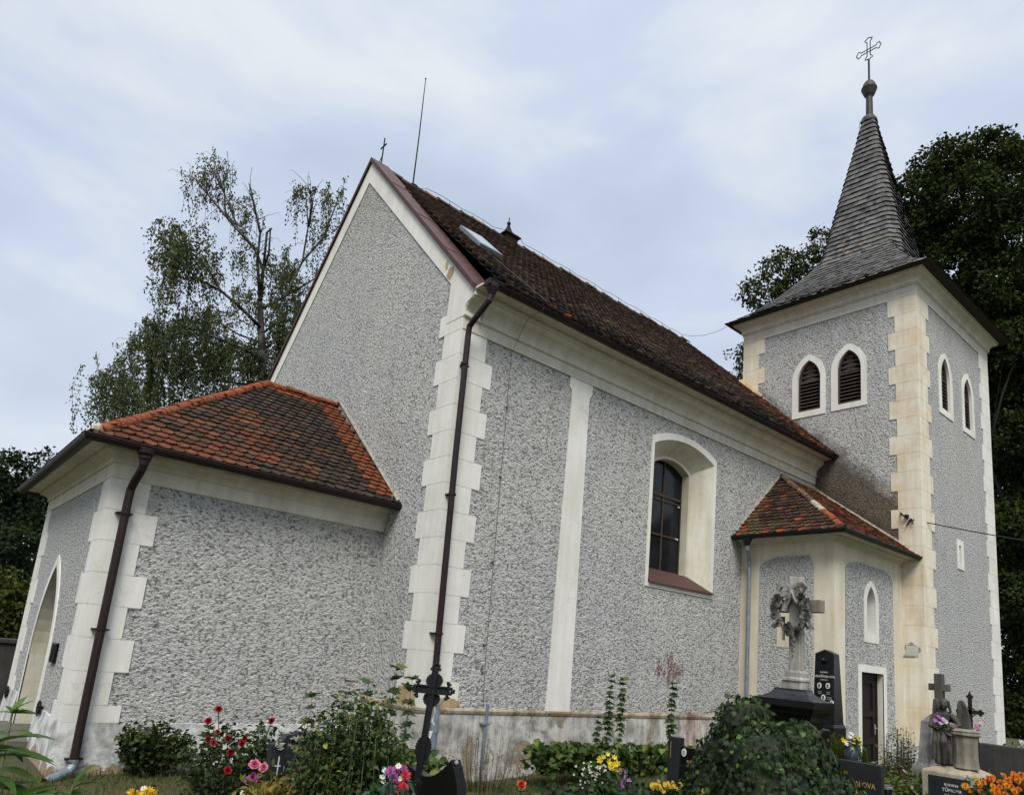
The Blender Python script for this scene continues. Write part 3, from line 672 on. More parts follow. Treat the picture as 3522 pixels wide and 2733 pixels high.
# ---- porch
LP, YP, YP2, ZF, HP = 4.43, 1.80, 7.40, 3.846, .4494
GS = Face((0, YP), (1, 0), (0, -1)); GW = Face((-LP, 0), (0, 1), (-1, 0))
mb = MB(); D_O = outline('pointed', 3.93, 5.72, -.15, 1.15, 2.69)
wall(mb, GS, -LP, 0, .44, 4.2); wall(mb, GW, YP, YP2, .44, 4.2, [op('pointed', 3.93, 5.72, .44, 1.15, 2.69)])
mb.poly([(-LP, YP2, .44), (0, YP2, .44), (0, YP2, 4.2), (-LP, YP2, 4.2)])
porch = mb.build('porch_wall', 'rc_porch', church)
mb = MB(); quoins(mb, (-LP, YP), 1, 1, ZF, HP, 8, (.69, .51), (.73, .52), False, .47); mb.build('corner_quoins', 'trim', porch)
mb = MB(); quoins(mb, (-LP, YP2), 1, -1, ZF, HP, 8, (.69, .51), (.73, .52), False, .47); mb.build('corner_quoins', 'trim', porch)
PPROF = [(0, ZF), (.02, ZF), (.02, 4.06), (.05, 4.065), (.055, 4.085), (.045, 4.10), (.055, 4.14), (.10, 4.175), (.17, 4.20), (.19, 4.22), (.19, 4.25), (.42, 4.262), (.42, 4.29), (0, 4.29)]
mb = MB(); sweep(mb, PPROF, [(-.001, YP), (-LP, YP), (-LP, YP2), (0, YP2)], [(0, -1), (-1, -1), (-1, 1), (0, 1)]); mb.build('cornice', 'cornice', porch)
mb = MB()
pr = [(0, .475), (.018, .47), (.035, .30), (.06, -.1), (.075, -.5)]
sweep(mb, pr, [(-.05, YP), (-LP, YP), (-LP, 3.78)], [(0, -1), (-1, -1), (-1, 0)], False); mb.build('plinth', 'plinth_new', porch); mb = MB(); sweep(mb, pr, [(-LP, 5.87), (-LP, YP2), (0, YP2)], [(-1, 0), (-1, 1), (0, 1)], False)
mb.build('plinth', 'plinth_new', porch)
door = thing('doorway', None, None); door.parent = church
mb = MB(); surround(mb, GW, outline('pointed', 3.93, 5.72, -.15, 1.15, 2.69), outline('pointed', 3.79, 5.86, -.15, 1.17, 2.87), .02, .0); mb.build('surround', 'trim', door)
mb = MB(); q_ = outline('pointed', 3.93, 5.72, -.15, 1.15, 2.69)
for i in range(1, len(q_)): mb.poly([GW(*q_[i], .018), GW(*q_[i], -.62), GW(*q_[(i+1) % len(q_)], -.62), GW(*q_[(i+1) % len(q_)], .018)])
mb.build('reveal', 'reveal', door)
mb = MB(); fillpoly(mb, GW, q_, -.55)
for k in range(9): mb.box(-LP+.53, -LP+.55, 3.95+k*.2, 3.955+k*.2+.17, .1, 2.6)
mb.build('door_leaf', 'wood', door)
mb = MB()
for z, x in ((-.02, .55), (.0-.14, .95), (-.26, 1.35)): mb.box(-LP-x, -LP+.6-(0 if z > -.1 else .6), 3.6, 6.1, z-.14, z)
mb.build('step', 'step', door)
mb = MB(); mb.box(-LP-.045, -LP-.005, 3.08, 3.44, 1.16, 1.45); pq = mb.build('memorial_plaque', 'black_gr', church, False, .006)
for yy, zz in ((6.95, .40), (3.30, .50)):
    mb = MB()
    for k in range(9):
        a = k*PI/4.5; mb.ball((-LP-.06, yy+.07*math.cos(a), zz+.07*math.sin(a)), (.025, .04, .04), 7, 4)
    mb.tube([(-LP, yy, zz), (-LP-.09, yy, zz)], .02); mb.tube([(-LP-.05, yy-.02, zz), (-LP-.07, yy-.03, zz-.12)], .012)
    mb.build('iron_rosette', 'iron', church)
# porch roof: hipped, dark lichen tiles and newer orange ones
PE, PZ, PS = 1.34, 4.31, .79; PRY = 4.55; PRZ = PZ+PS*(PRY-PE); PXW = -LP-.45; PXR = -1.55
ps_w = (PRZ-PZ)/(PXR-PXW)
mb = MB(); mb.poly([(PXW, PE, PZ-.02), (0, PE, PZ-.02), (0, PRY, PRZ-.02), (PXR, PRY, PRZ-.02)]); mb.poly([(PXW, PE, PZ-.02), (PXR, PRY, PRZ-.02), (PXW, 2*PRY-PE, PZ-.02)])
mb.poly([(PXW, 2*PRY-PE, PZ-.02), (PXR, PRY, PRZ-.02), (0, PRY, PRZ-.02), (0, 2*PRY-PE, PZ-.02)])
proof = mb.build('porch_roof', 'under', church)
f3, f4 = vnoise(21), vnoise(22)
def col_porch(u, v, j, i):
    x = u+PXW; r = .5*random.random()+.5*min(1, max(0, (f4(x*2.6+7, v*3.4+3)-.5)*1.6+.5)); k = f3(x*1.1+9, v*.9+2); k2 = f4(x*.5+4, v*.45)
    if x > -.48-.05*random.random() and v > .1: return (.165*random.uniform(.8, 1.08), .048*random.uniform(.9, 1.1), .020)
    if v > 3.75 and x > -1.5: return (.18, .050, .019)
    dark = .46+.5*(k2-.5)+.34*(k-.5)+(.28 if x > -1.5 else 0)+(.12 if v > 2.4 else 0)+(.2 if v > 3.3 else 0)
    if r < dark: q = random.uniform(.6, 1.4); return (.038*q, .027*q, .019*q)
    if r < dark+.22: q = random.uniform(.7, 1.2); return (.082*q, .037*q, .021*q)
    q = random.uniform(.55, 1.1); return (.125*q, .043*q, .021*q)
mb = MB(); PL = (PRY-PE)*math.hypot(1, PS)
tiles(mb, (PXW, PE-.03, PZ-.025), (1, 0, 0), (0, 1, PS), [(0, 0), (-PXW, 0), (-PXW, PL), (PXR-PXW, PL)], .172, .185, col_porch, .046)
tiles(mb, (PXW-.03, 2*PRY-PE, PZ-.025), (0, -1, 0), (1, 0, ps_w), [(0, 0), (2*(PRY-PE), 0), (PRY-PE, (PXR-PXW)*math.hypot(1, ps_w))], .172, .185, lambda u, v, j, i: col_porch(u-2, v, j, i), .046)
mb.build('roof_tiles', 'tile', proof)
col_or = lambda i: tuple(x*random.uniform(.85, 1.1) for x in (.215, .062, .025))
mb = MB(); ridge_tiles(mb, (PXW+.10, PE+.10, PZ+.06), (PXR, PRY, PRZ+.0), .10, col_or, .37); ridge_tiles(mb, (PXR, PRY, PRZ-.01), (0, PRY-.05, PRZ-.01), .10, col_or, .36)
ridge_tiles(mb, (PXW+.10, 2*PRY-PE-.1, PZ+.06), (PXR, PRY, PRZ), .10, col_or, .37)
mb.ball((PXW+.09, PE+.10, PZ+.09), (.085, .085, .085), 8, 5, (.42, .36, .27))
mb.build('ridge_tiles', 'tile', proof)
mb = MB(); mb.tube([(-.02, PRY+.1, PRZ+.02), (-.02, PRY-.18, PRZ+.06), (-.03, PE+.2, PZ+.22), (-.04, PE, PZ+.06)], .034, 6); mb.tube([(-.15, PE+.06, PZ), (-.16, PE-.0, PZ+.26)], .008, 5); mb.build('verge_mortar', 'mortar', proof)
mb = MB(); gutter_rings(mb, [(.02, YP), (-LP, YP), (-LP, YP2), (0, YP2)], [(0, -1), (-1, -1), (-1, 1), (0, 1)], .455, 4.285, .085); mb.build('gutter', 'brown', church)
mb = MB(); mb.lathe([(.12, .02), (.115, -.05), (.085, -.09), (.085, -.12), (.07, -.15), (.06, -.22)], (-4.17, 1.345, 4.235), 14)
mb.tube([(-4.17, 1.345, 4.06), (-4.172, 1.37, 3.97), (-4.19, 1.60, 3.80), (-4.20, 1.675, 3.70), (-4.205, 1.68, 3.5), (-4.22, 1.66, .4), (-4.22, 1.64, -.03)], .058, 12)
for z in (3.35, 1.72, .02): mb.lathe([(.070, -.016), (.070, .016)], (-4.212, 1.672, z), 12); mb.box(-4.32, -4.11, 1.66, 1.79, z-.010, z+.010)
mb.build('downpipe', 'brown', church)
mb = MB(); mb.tube([(-4.22, 1.64, .02), (-4.22, 1.635, -.06), (-4.28, 1.58, -.13), (-4.55, 1.38, -.21)], .060, 12, caps=False); mb.build('pipe_shoe', 'zinc', church)

# ---- tower
TS = Face((0, YT), (1, 0), (0, -1)); TW = Face((XT, 0), (0, 1), (-1, 0)); ZT, HT = 12.215, .4871
belf = [(TW, -.168, .534, 9.54, 10.50, 11.10, -.32, .70, 9.36, 10.53, 11.29), (TW, -1.335, -.655, 9.53, 10.52, 11.11, -1.49, -.483, 9.37, 10.55, 11.30),
        (TS, 13.962, 14.593, 9.49, 10.42, 11.04, 13.785, 14.79, 9.31, 10.45, 11.19), (TS, 15.705, 16.325, 9.43, 10.42, 11.0, 15.54, 16.51, 9.27, 10.45, 11.17)]
mb = MB()
wall(mb, TS, XT, XT2, .6, 12.9, [op('pointed', *b[1:6]) for b in belf if b[0] is TS]+[op('rect', 14.84, 15.0, 5.31, 5.8, 5.83)])
wall(mb, TW, YT, YT2, .6, 12.9, [op('pointed', *b[1:6]) for b in belf if b[0] is TW])
mb.poly([(XT2, YT, .6), (XT2, YT2, .6), (XT2, YT2, 12.9), (XT2, YT, 12.9)]); mb.poly([(XT, YT2, .6), (XT2, YT2, .6), (XT2, YT2, 12.9), (XT, YT2, 12.9)])
tower = mb.build('tower_wall', 'rc_tower', church)
mb = MB(); quoins(mb, (XT, YT), 1, 1, ZT, HT, 24, (.80, .60), (.725, .54), True, .62, .018); mb.box(XT-.010, XT+.02, YT-.0, YT+.52, .62, 5.35); mb.build('corner_quoins', 'trim_t', tower)
mb = MB(); quoins(mb, (XT2, YT), -1, 1, ZT, HT, 24, (.79, .66), (.7, .54), True, .62, .018); mb.build('corner_quoins', 'trim', tower)
mb = MB(); quoins(mb, (XT, YT2), 1, -1, ZT, HT, 6, (.8, .6), (.725, .525), True, .62, .018); mb.build('corner_quoins', 'trim_t', tower)
TPR = [(0, ZT), (.022, ZT), (.022, 12.49), (.05, 12.50), (.055, 12.515), (.05, 12.53), (.075, 12.54), (.08, 12.565), (.07, 12.60), (.085, 12.66), (.14, 12.72), (.22, 12.76), (.255, 12.79), (.26, 12.83), (.29, 12.84), (.29, 12.88), (.45, 12.88), (.45, 12.92), (0, 12.92)]
mb = MB(); ring = [(XT, YT2), (XT, YT), (XT2, YT), (XT2, YT2), (XT, YT2)]; outs = [(-1, 1), (-1, -1), (1, -1), (1, 1), (-1, 1)]
sweep(mb, TPR, ring, outs, False); mb.build('cornice', 'cornice', tower)
mb = MB(); sweep(mb, [(0, .64), (.03, .635), (.035, -.4)], ring[:4], outs[:4], False); mb.build('plinth', 'plinth_new', tower)
for F, u0, u1, zb, zs, za, v0, v1, yb, ys, ya in belf:
    bw = thing('belfry_window', None, None); bw.parent = church
    mb = MB(); surround(mb, F, outline('pointed', u0, u1, zb, zs, za), outline('pointed', v0, v1, yb, ys, ya), .022, .22); mb.build('surround', 'trim', bw)
    mb = MB(); mb.m = 1; fillpoly(mb, F, outline('pointed', u0, u1, zb, zs, za), -.21); mb.m = 0
    zz = zb+.05
    while zz < zs-.03:
        mb.extrude([F(u0+.02, zz, -.06), F(u1-.02, zz, -.06), F(u1-.02, zz+.075, -.17), F(u0+.02, zz+.075, -.17)], [F(u0+.02, zz+.02, -.06), F(u1-.02, zz+.02, -.06), F(u1-.02, zz+.095, -.17), F(u0+.02, zz+.095, -.17)]); zz += .105
    for z0, z1 in ((zs-.02, zs+.10), (zs+.11, zs+.24), (zs+.25, zs+.37), (zs+.38, za-.05)):
        for s0, s1 in ((0, .48), (.5, 1)):
            ar = arch('pointed', u0+.03, u1-.03, zs, za-.03); hw = [u for u, z in ar if z >= z0+.0]; 
            lo, hi = (max(u0+.03, min(hw)-.05), min(u1-.03, max(hw)+.05)) if hw else (u0+.1, u1-.1)
            A = lo+(hi-lo)*s0; B = lo+(hi-lo)*s1
            za_, zb_ = top_at(ar, A), top_at(ar, B)
            P = [F(A, z0, -.10), F(B, z0, -.10), F(B, min(z1, max(z0+.01, zb_)), -.10), F(A, min(z1, max(z0+.01, za_)), -.10)]
            mb.extrude(P, [p-F.n*.03 for p in P])
    rim = outline('pointed', u0+.005, u1-.005, zb+.005, zs, za-.005); rim2 = outline('pointed', u0+.045, u1-.045, zb+.045, zs, za-.06)
    for i in range(len(rim)):
        j = (i+1) % len(rim); mb.extrude([F(*rim[i], -.05), F(*rim[j], -.05), F(*rim2[j], -.05), F(*rim2[i], -.05)], [F(*rim[i], -.10), F(*rim[j], -.10), F(*rim2[j], -.10), F(*rim2[i], -.10)])
    mb.build('louvres', ['oldwood', 'hole'], bw)
sw = thing('slit_window', None, None); sw.parent = church
mb = MB(); surround(mb, TS, outline('rect', 14.84, 15.0, 5.31, 5.8, 5.83), outline('rect', 14.71, 15.18, 5.18, 5.95, 5.985), .022, .3); mb.build('surround', 'trim', sw)
mb = MB(); fillpoly(mb, TS, outline('rect', 14.84, 15.0, 5.31, 5.8, 5.83), -.28); mb.build('pane', 'hole', sw)
mb = MB(); mb.box(XT-.035, XT-.02, -2.65, -2.37, 2.70, 2.95); mb.box(XT-.0375, XT-.03, -2.63, -2.39, 2.72, 2.93); mb.build('meter_hatch', 'hatch', church)
mb = MB(); mb.poly(blob(TW, -2.51, 2.87, .165, .145, .0215, 30)); mb.poly(blob(TW, -2.42, 2.69, .16, .035, .0225, 31)); mb.build('broken_plaster', 'conc', church)
mb = MB(); mb.extrude([(XT-.02, 2.40, 11.05), (XT-.02, 2.75, 10.6), (XT-.02, 1.85, 9.95), (XT-.02, 1.65, 10.35)], [(XT-.42, 2.40, 10.85), (XT-.42, 2.75, 10.5), (XT-.42, 1.85, 9.85), (XT-.42, 1.75, 10.05)]); mb.build('roof_abutment', 'patch', church)
# ---- spire: a flared square skirt that turns into a steep tilted square with rounded corners
TCX, TCY = (XT+XT2)/2, (YT+YT2)/2-.06
SHX = lambda z: (.13*min(1, max(0, (z-13)/3)), -.13*min(1, max(0, (z-13)/3)))
hs = lambda z: float(np.interp(z, [12.86, 13.05, 13.35, 13.8, 14.3, 14.8, 15.3, 15.8, 16.4, 17.2], [1.0, .915, .80, .665, .545, .435, .335, .25, .17, .05]))
HXs, HYs = (XT2-XT)/2+.50, (YT2-YT)/2+.50
def r_spire(th, z):
    Rd = .17+.262*(20.87-z); a = (th-math.radians(4)+PI/4+PI/4) % (PI/2)-PI/4          # tilted square: corners on the axes
    ap = Rd*.75; r = ap/max(.01, math.cos(abs(a)-PI/4) if True else 1)
    return min(r, Rd*.955) if abs(a) > .0 else min(r, Rd*.955)
def r_skirt(th, z):
    k = hs(z); c, s_ = abs(math.cos(th)), abs(math.sin(th)); return min(HXs*k/max(c, 1e-6), HYs*k/max(s_, 1e-6))
def r_all(th, z):
    a, b = r_skirt(th, z), r_spire(th, z) if z > 13.4 else 0
    k = 30.; m_ = max(a, b); return m_+math.log(math.exp(k*(a-m_))+math.exp(k*(b-m_)))/k-.0 if abs(a-b) < .25 else m_
zs_ = [12.88]
while zs_[-1] < 20.75:
    z = zs_[-1]; dr = (r_all(.3, z)-r_all(.3, z+.05))/.05; zs_.append(z+(.205 if z > 16.3 else .185)/math.hypot(1, dr))
mb = MB(); fsh = vnoise(41)
for i in range(len(zs_)-1):
    z0, z1 = zs_[i], zs_[i+1]; ths = np.linspace(0, 2*PI, 361)
    px_ = np.array([[r_all(t, z0)*math.cos(t), r_all(t, z0)*math.sin(t)] for t in ths]); sl_ = np.concatenate([[0], np.cumsum(np.linalg.norm(np.diff(px_, axis=0), axis=1))])
    n = max(10, int(sl_[-1]/.125)); edge = (np.arange(n+1)+(.5 if i % 2 else 0)+rng.uniform(-.12, .12, n+1)); edge[-1] = edge[0]+n
    tt = np.interp((edge*sl_[-1]/n) % sl_[-1], sl_, ths); 
    for k in range(n):
        a, b = tt[k], tt[k+1]
        if b < a: b += 2*PI
        if b-a > 1: continue
        ov = random.uniform(.010, .036)+.034; zb = z0-random.uniform(0, .016)
        P = lambda t, z, e_: (TCX+SHX(z)[0]+(r_all(t, z)+e_)*math.cos(t), TCY+SHX(z)[1]+(r_all(t, z)+e_)*math.sin(t), z)
        zz = lambda t: (TCX+SHX(z0)[0]+(r_all(t, z0)+ov)*math.cos(t), TCY+SHX(z0)[1]+(r_all(t, z0)+ov)*math.sin(t), zb)
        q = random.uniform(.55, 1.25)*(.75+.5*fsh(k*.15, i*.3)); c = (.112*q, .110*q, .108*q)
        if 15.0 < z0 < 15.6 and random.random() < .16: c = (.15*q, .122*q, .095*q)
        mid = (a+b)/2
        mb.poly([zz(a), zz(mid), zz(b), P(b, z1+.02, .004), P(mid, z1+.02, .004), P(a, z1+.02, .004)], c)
        mb.poly([zz(a), zz(mid), zz(b), P(b, z0, -.05), P(mid, z0, -.05), P(a, z0, -.05)], tuple(x*.12 for x in c))  # underside of each course: shade painted into the shingle colour
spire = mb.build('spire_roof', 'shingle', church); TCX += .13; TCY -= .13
mb = MB(); o_e = HXs-.02, HYs-.02; mb.box(TCX-.13-o_e[0], TCX-.13+o_e[0], TCY+.13-o_e[1], TCY+.13+o_e[1], 12.84, 12.875); mb.build('eaves_board', 'under', spire)
mb = MB(); mb.lathe([(.26, 20.62), (.24, 20.74), (.16, 20.80), (.115, 20.92), (.105, 21.62), (.12, 21.66), (.17, 21.74), (.23, 21.90), (.255, 21.96), (.255, 22.0), (.23, 22.04), (.195, 22.16), (.14, 22.25), (.08, 22.31), (.04, 22.36)], (TCX, TCY, 0), 16)
mb.build('finial', 'lead', spire)
mb = MB(); cyb = TCY; zc = 23.56
mb.tube([(TCX, cyb, 22.35), (TCX, cyb, 23.2)], .035, 7)
def arm(d, L):                                          # outlined arm ending in a trefoil
    d = np.array(d, float); s = np.cross(d, (1, 0, 0)); c = np.array([TCX, cyb, zc]); w_ = .055
    P = [c+s*w_, c+d*(L-.16)+s*w_]+[c+d*(L-.12)+s*.11, c+d*(L-.05)+s*.13, c+d*(L-.04)+s*.06, c+d*L+s*.03, c+d*L-s*.03, c+d*(L-.04)-s*.06, c+d*(L-.05)-s*.13, c+d*(L-.12)-s*.11]+[c+d*(L-.16)-s*w_, c-s*w_]
    mb.tube(P, .017, 5)
arm((0, 0, 1), .52); arm((0, 1, 0), .42); arm((0, -1, 0), .42); arm((0, 0, -1), .38)
mb.build('spire_cross', 'iron', spire)
mb = MB(); pw_ = [(TCX-.15, TCY+.25, 20.8)]
for z in np.linspace(20.4, 13.2, 22): th = math.radians(108); r = r_all(th, z)+.10; pw_.append((TCX+r*math.cos(th), TCY+r*math.sin(th), z))
mb.tube(pw_, .008, 5); 
for p in pw_[2::4]: d = unit(np.array([p[0]-TCX, p[1]-TCY, 0])); mb.tube([p, np.array(p)-d*.12], .010, 4)
mb.build('conductor_wire', 'wire', spire)

# ---- annex in the corner of nave and tower
AX, AY, AZ = 8.802, -2.296, 4.933
AS = Face((0, AY), (1, 0), (0, -1)); AW = Face((AX, 0), (0, 1), (-1, 0))
mb = MB(); wall(mb, AS, AX, XT, -.4, 5.1, [op('rect', 10.04, 11.165, -.4, 2.19, 2.20), op('pointed', 10.335, 10.80, 3.045, 3.72, 4.165)]); wall(mb, AW, AY, 0, -.4, 5.1, [op('rect', -1.17, -.98, 2.72, 3.25, 3.29)])
annex = mb.build('annex_wall', 'cream', church)
mb = MB()
def panel(F, u0, u1, z0, z1, r, tin, ops):              # roughcast field with scooped upper corners
    class Z:
        breaks = [u0+tin*.35, u0+tin, u1-tin, u1-tin*.35]
        def __call__(s, u):
            d = min(u-u0, u1-u); return z1 if d >= tin else z1-.20+.10*(d/tin)**2
    zf = Z(); wall(mb, F, u0, u1, z0, zf, ops, .012)
panel(AS, 9.31, 11.79, .70, 4.645, .1, .11, [op('rect', 9.885, 11.33, .70, 2.3, 2.36), op('pointed', 10.19, 10.95, 2.87, 3.78, 4.30)])
panel(AW, -1.84, -.50, .76, 4.655, .1, .11, [op('rect', -1.255, -.97, 2.585, 3.35, 3.36)])
mb.build('render_panel', 'rc_porch', annex)
APR = [(0, AZ), (.03, AZ+.005), (.045, AZ+.025), (.035, AZ+.045), (.06, AZ+.06), (.15, AZ+.10), (.17, AZ+.13), (.36, AZ+.14), (.36, AZ+.17), (0, AZ+.17)]
mb = MB(); sweep(mb, APR, [(AX, 0), (AX, AY), (XT, AY)], [(-1, 0), (-1, -1), (0, -1)]); mb.build('cornice', 'cornice', annex)
mb = MB(); pr = [(0, .715), (.022, .71), (.03, .5), (.04, -.4)]; sweep(mb, pr, [(AX, 0), (AX, AY), (9.885, AY)], [(-1, 0), (-1, -1), (0, -1)], False); mb.build('plinth', 'plinth_new', annex); mb = MB(); sweep(mb, pr, [(11.33, AY), (XT, AY)], [(0, -1), (0, -1)], False); mb.build('plinth', 'plinth_new', annex)
ad = thing('annex_door', None, None); ad.parent = church
mb = MB(); surround(mb, AS, outline('rect', 10.04, 11.165, -.4, 2.19, 2.20), outline('rect', 9.885, 11.33, -.4, 2.3, 2.36), .024, .0); mb.build('surround', 'trim', ad)
mb = MB()
for a, b in (((10.04, -.4), (10.04, 2.2)), ((10.04, 2.2), (11.165, 2.2)), ((11.165, 2.2), (11.165, -.4))): mb.poly([AS(*a, .02), AS(*b, .02), AS(*b, -.5), AS(*a, -.5)])
mb.build('reveal', 'reveal', ad)
mb = MB(); mb.extrude([AS(10.04, -.2, -.17), AS(11.165, -.2, -.17), AS(11.165, 2.2, -.17), AS(10.04, 2.2, -.17)], [AS(10.04, -.2, -.23), AS(11.165, -.2, -.23), AS(11.165, 2.2, -.23), AS(10.04, 2.2, -.23)])
def rail(u0, u1, z0, z1, w_=-.135): mb.extrude([AS(u0, z0, w_), AS(u1, z0, w_), AS(u1, z1, w_), AS(u0, z1, w_)], [AS(u0, z0, -.17), AS(u1, z0, -.17), AS(u1, z1, -.17), AS(u0, z1, -.17)])
for u0, u1 in ((10.10, 10.22), (10.94, 11.10)): rail(u0, u1, -.1, 2.10)
for z0, z1 in ((-.1, .1), (.62, .76), (1.22, 1.36), (1.96, 2.10)): rail(10.22, 10.94, z0, z1)
rail(10.04, 10.10, -.1, 2.2, -.12); rail(11.10, 11.165, -.1, 2.2, -.12); rail(10.04, 11.165, 2.10, 2.2, -.12)
dl = mb.build('door_leaf', 'wood', ad)
mb = MB(); mb.tube([AS(11.03, .98, -.135), AS(11.03, .98, -.08), AS(10.90, .975, -.075)], .012, 7); mb.extrude([AS(11.0, .84, -.134), AS(11.06, .84, -.134), AS(11.06, 1.06, -.134), AS(11.0, 1.06, -.134)], [AS(11.0, .84, -.125), AS(11.06, .84, -.125), AS(11.06, 1.06, -.125), AS(11.0, 1.06, -.125)]); mb.build('handle', 'zinc', ad)
aw = thing('annex_window', None, None); aw.parent = church
mb = MB(); surround(mb, AS, outline('pointed', 10.335, 10.80, 3.045, 3.72, 4.165), outline('pointed', 10.19, 10.95, 2.87, 3.78, 4.30), .024, .30); mb.build('surround', 'trim', aw)
mb = MB(); fillpoly(mb, AS, outline('pointed', 10.335, 10.80, 3.045, 3.72, 4.165), -.29); mb.build('pane', 'glass', aw)
sw = thing('slit_window', None, None); sw.parent = church
mb = MB(); surround(mb, AW, outline('rect', -1.17, -1.05, 2.74, 3.25, 3.27), outline('rect', -1.255, -.97, 2.585, 3.35, 3.36), .024, .16); mb.build('surround', 'cream', sw)
mb = MB(); fillpoly(mb, AW, outline('rect', -1.17, -1.05, 2.74, 3.25, 3.27), -.155); mb.build('pane', 'hole', sw)
# annex roof
EAX, EAY, EAZ = AX-.40, AY-.40, AZ+.20; APZ = 7.13; APXX = 10.53
sS = (APZ-EAZ)/(0-EAY); sW = (APZ-EAZ)/(APXX-EAX)
mb = MB(); mb.poly([(EAX, EAY, EAZ-.02), (XT, EAY, EAZ-.02), (XT, 0, APZ-.02), (APXX, 0, APZ-.02)]); mb.poly([(EAX, EAY, EAZ-.02), (APXX, 0, APZ-.02), (EAX, 0, EAZ-.02)])
aroof = mb.build('annex_roof', 'under', church)
f5 = vnoise(51)
def col_annex(u, v, j, i):
    r = random.random(); k = f5(u*1.2+4, v*1.1+8)
    if r < .13+.25*(k-.5): q = random.uniform(.8, 1.1); return (.22*q, .055*q, .022*q)
    if k > .62 and r < .6: return (.085*random.uniform(.7, 1.3), .062, .030)
    q = random.uniform(.5, 1.3); return (.045*q, .027*q, .018*q) if r < .75 else (.085*q, .036*q, .021*q)
def col_annex_s(u, v, j, i):
    c = col_annex(u, v, j, i); return c if random.random() < .45 else tuple(x*random.uniform(.75, 1.05) for x in (.15, .042, .020))
mb = MB()
tiles(mb, (EAX-.03, 0, EAZ-.03), (0, -1, 0), (1, 0, sW), [(0, 0), (-EAY, 0), (0, (APXX-EAX)*math.hypot(1, sW))], .152, .175, col_annex, .046)
tiles(mb, (EAX, EAY-.03, EAZ-.03), (1, 0, 0), (0, 1, sS), [(0, 0), (XT-EAX, 0), (XT-EAX, -EAY*math.hypot(1, sS)), (APXX-EAX, -EAY*math.hypot(1, sS))], .152, .175, col_annex_s, .046)
mb.build('roof_tiles', 'tile', aroof)
mb = MB()
def col_hip(i):
    if i < 3: return (.24, .068, .028)
    if i in (3, 4): return (.40, .36, .27)
    q = random.uniform(.7, 1.2); return (.13*q, .09*q, .055*q)
ridge_tiles(mb, (EAX+.08, EAY+.08, EAZ+.05), (APXX, 0, APZ+.02), .085, col_hip, .33)
mb.build('ridge_tiles', 'tile', aroof)
mb = MB(); mb.tube([(EAX, -.02, EAZ+.02), (9.4, -.02, EAZ+sW*(9.4-EAX)+.05), (APXX, -.02, APZ+.06)], [.03, .035, .06], 6); mb.tube([(APXX, -.02, APZ+.04), (XT-.05, -.03, APZ+.02)], .04, 6); mb.tube([(XT-.02, -.02, APZ+.02), (XT-.02, EAY+.3, EAZ+.28)], .045, 6); mb.build('verge_mortar', 'mortar', aroof)
mb = MB(); gutter_rings(mb, [(AX, 0), (AX, AY), (XT+.0, AY)], [(-1, 0), (-1, -1), (0, -1)], .425, AZ+.175, .075); mb.build('gutter', 'black_gut', church)
mb = MB(); mb.lathe([(.12, .02), (.10, -.05), (.05, -.16)], (AX-.42, -.40, AZ+.10), 12); mb.m = 1
mb.tube([(AX-.42, -.40, AZ-.04), (AX-.40, -.40, AZ-.14), (AX-.16, -.31, AZ-.36), (AX-.12, -.29, AZ-.52), (AX-.10, -.28, 3.5), (AX-.10, -.28, .0)], .045, 12)
mb.build('downpipe', ['black_gut', 'zinc'], church)
# overhead cable fixed to the tower
cb = thing('overhead_cable', 'thin black overhead cable anchored to the cream tower quoin', 'cable', (XT, -2.549, 6.07))
mb = MB(); mb.tube([(-.02, 0, 0), (-.10, -.03, .0)], .03, 8)
p0 = np.array([-.10, -.03, 0]); p1 = np.array([16., -9.0, .9]); pth = []
for i in range(25): s_ = i/24; q = p0+(p1-p0)*s_; q[2] -= .5*4*s_*(1-s_); pth.append(q)
mb.tube(pth, .014, 6); mb.build('line', 'cable', cb)
mb = MB(); mb.tube([(-.02, .24, .20), (-.13, .16, .12), (-.10, .06, .06)], .022, 7); mb.tube([(-.05, .02, 0), (-.09, .09, -.16)], .016, 6); mb.tube([(-.05, -.02, 0), (-.09, -.08, -.13)], .016, 6); mb.box(-.12, -.02, .04, .12, .05, .13); mb.build('wall_bracket', 'iron', cb)

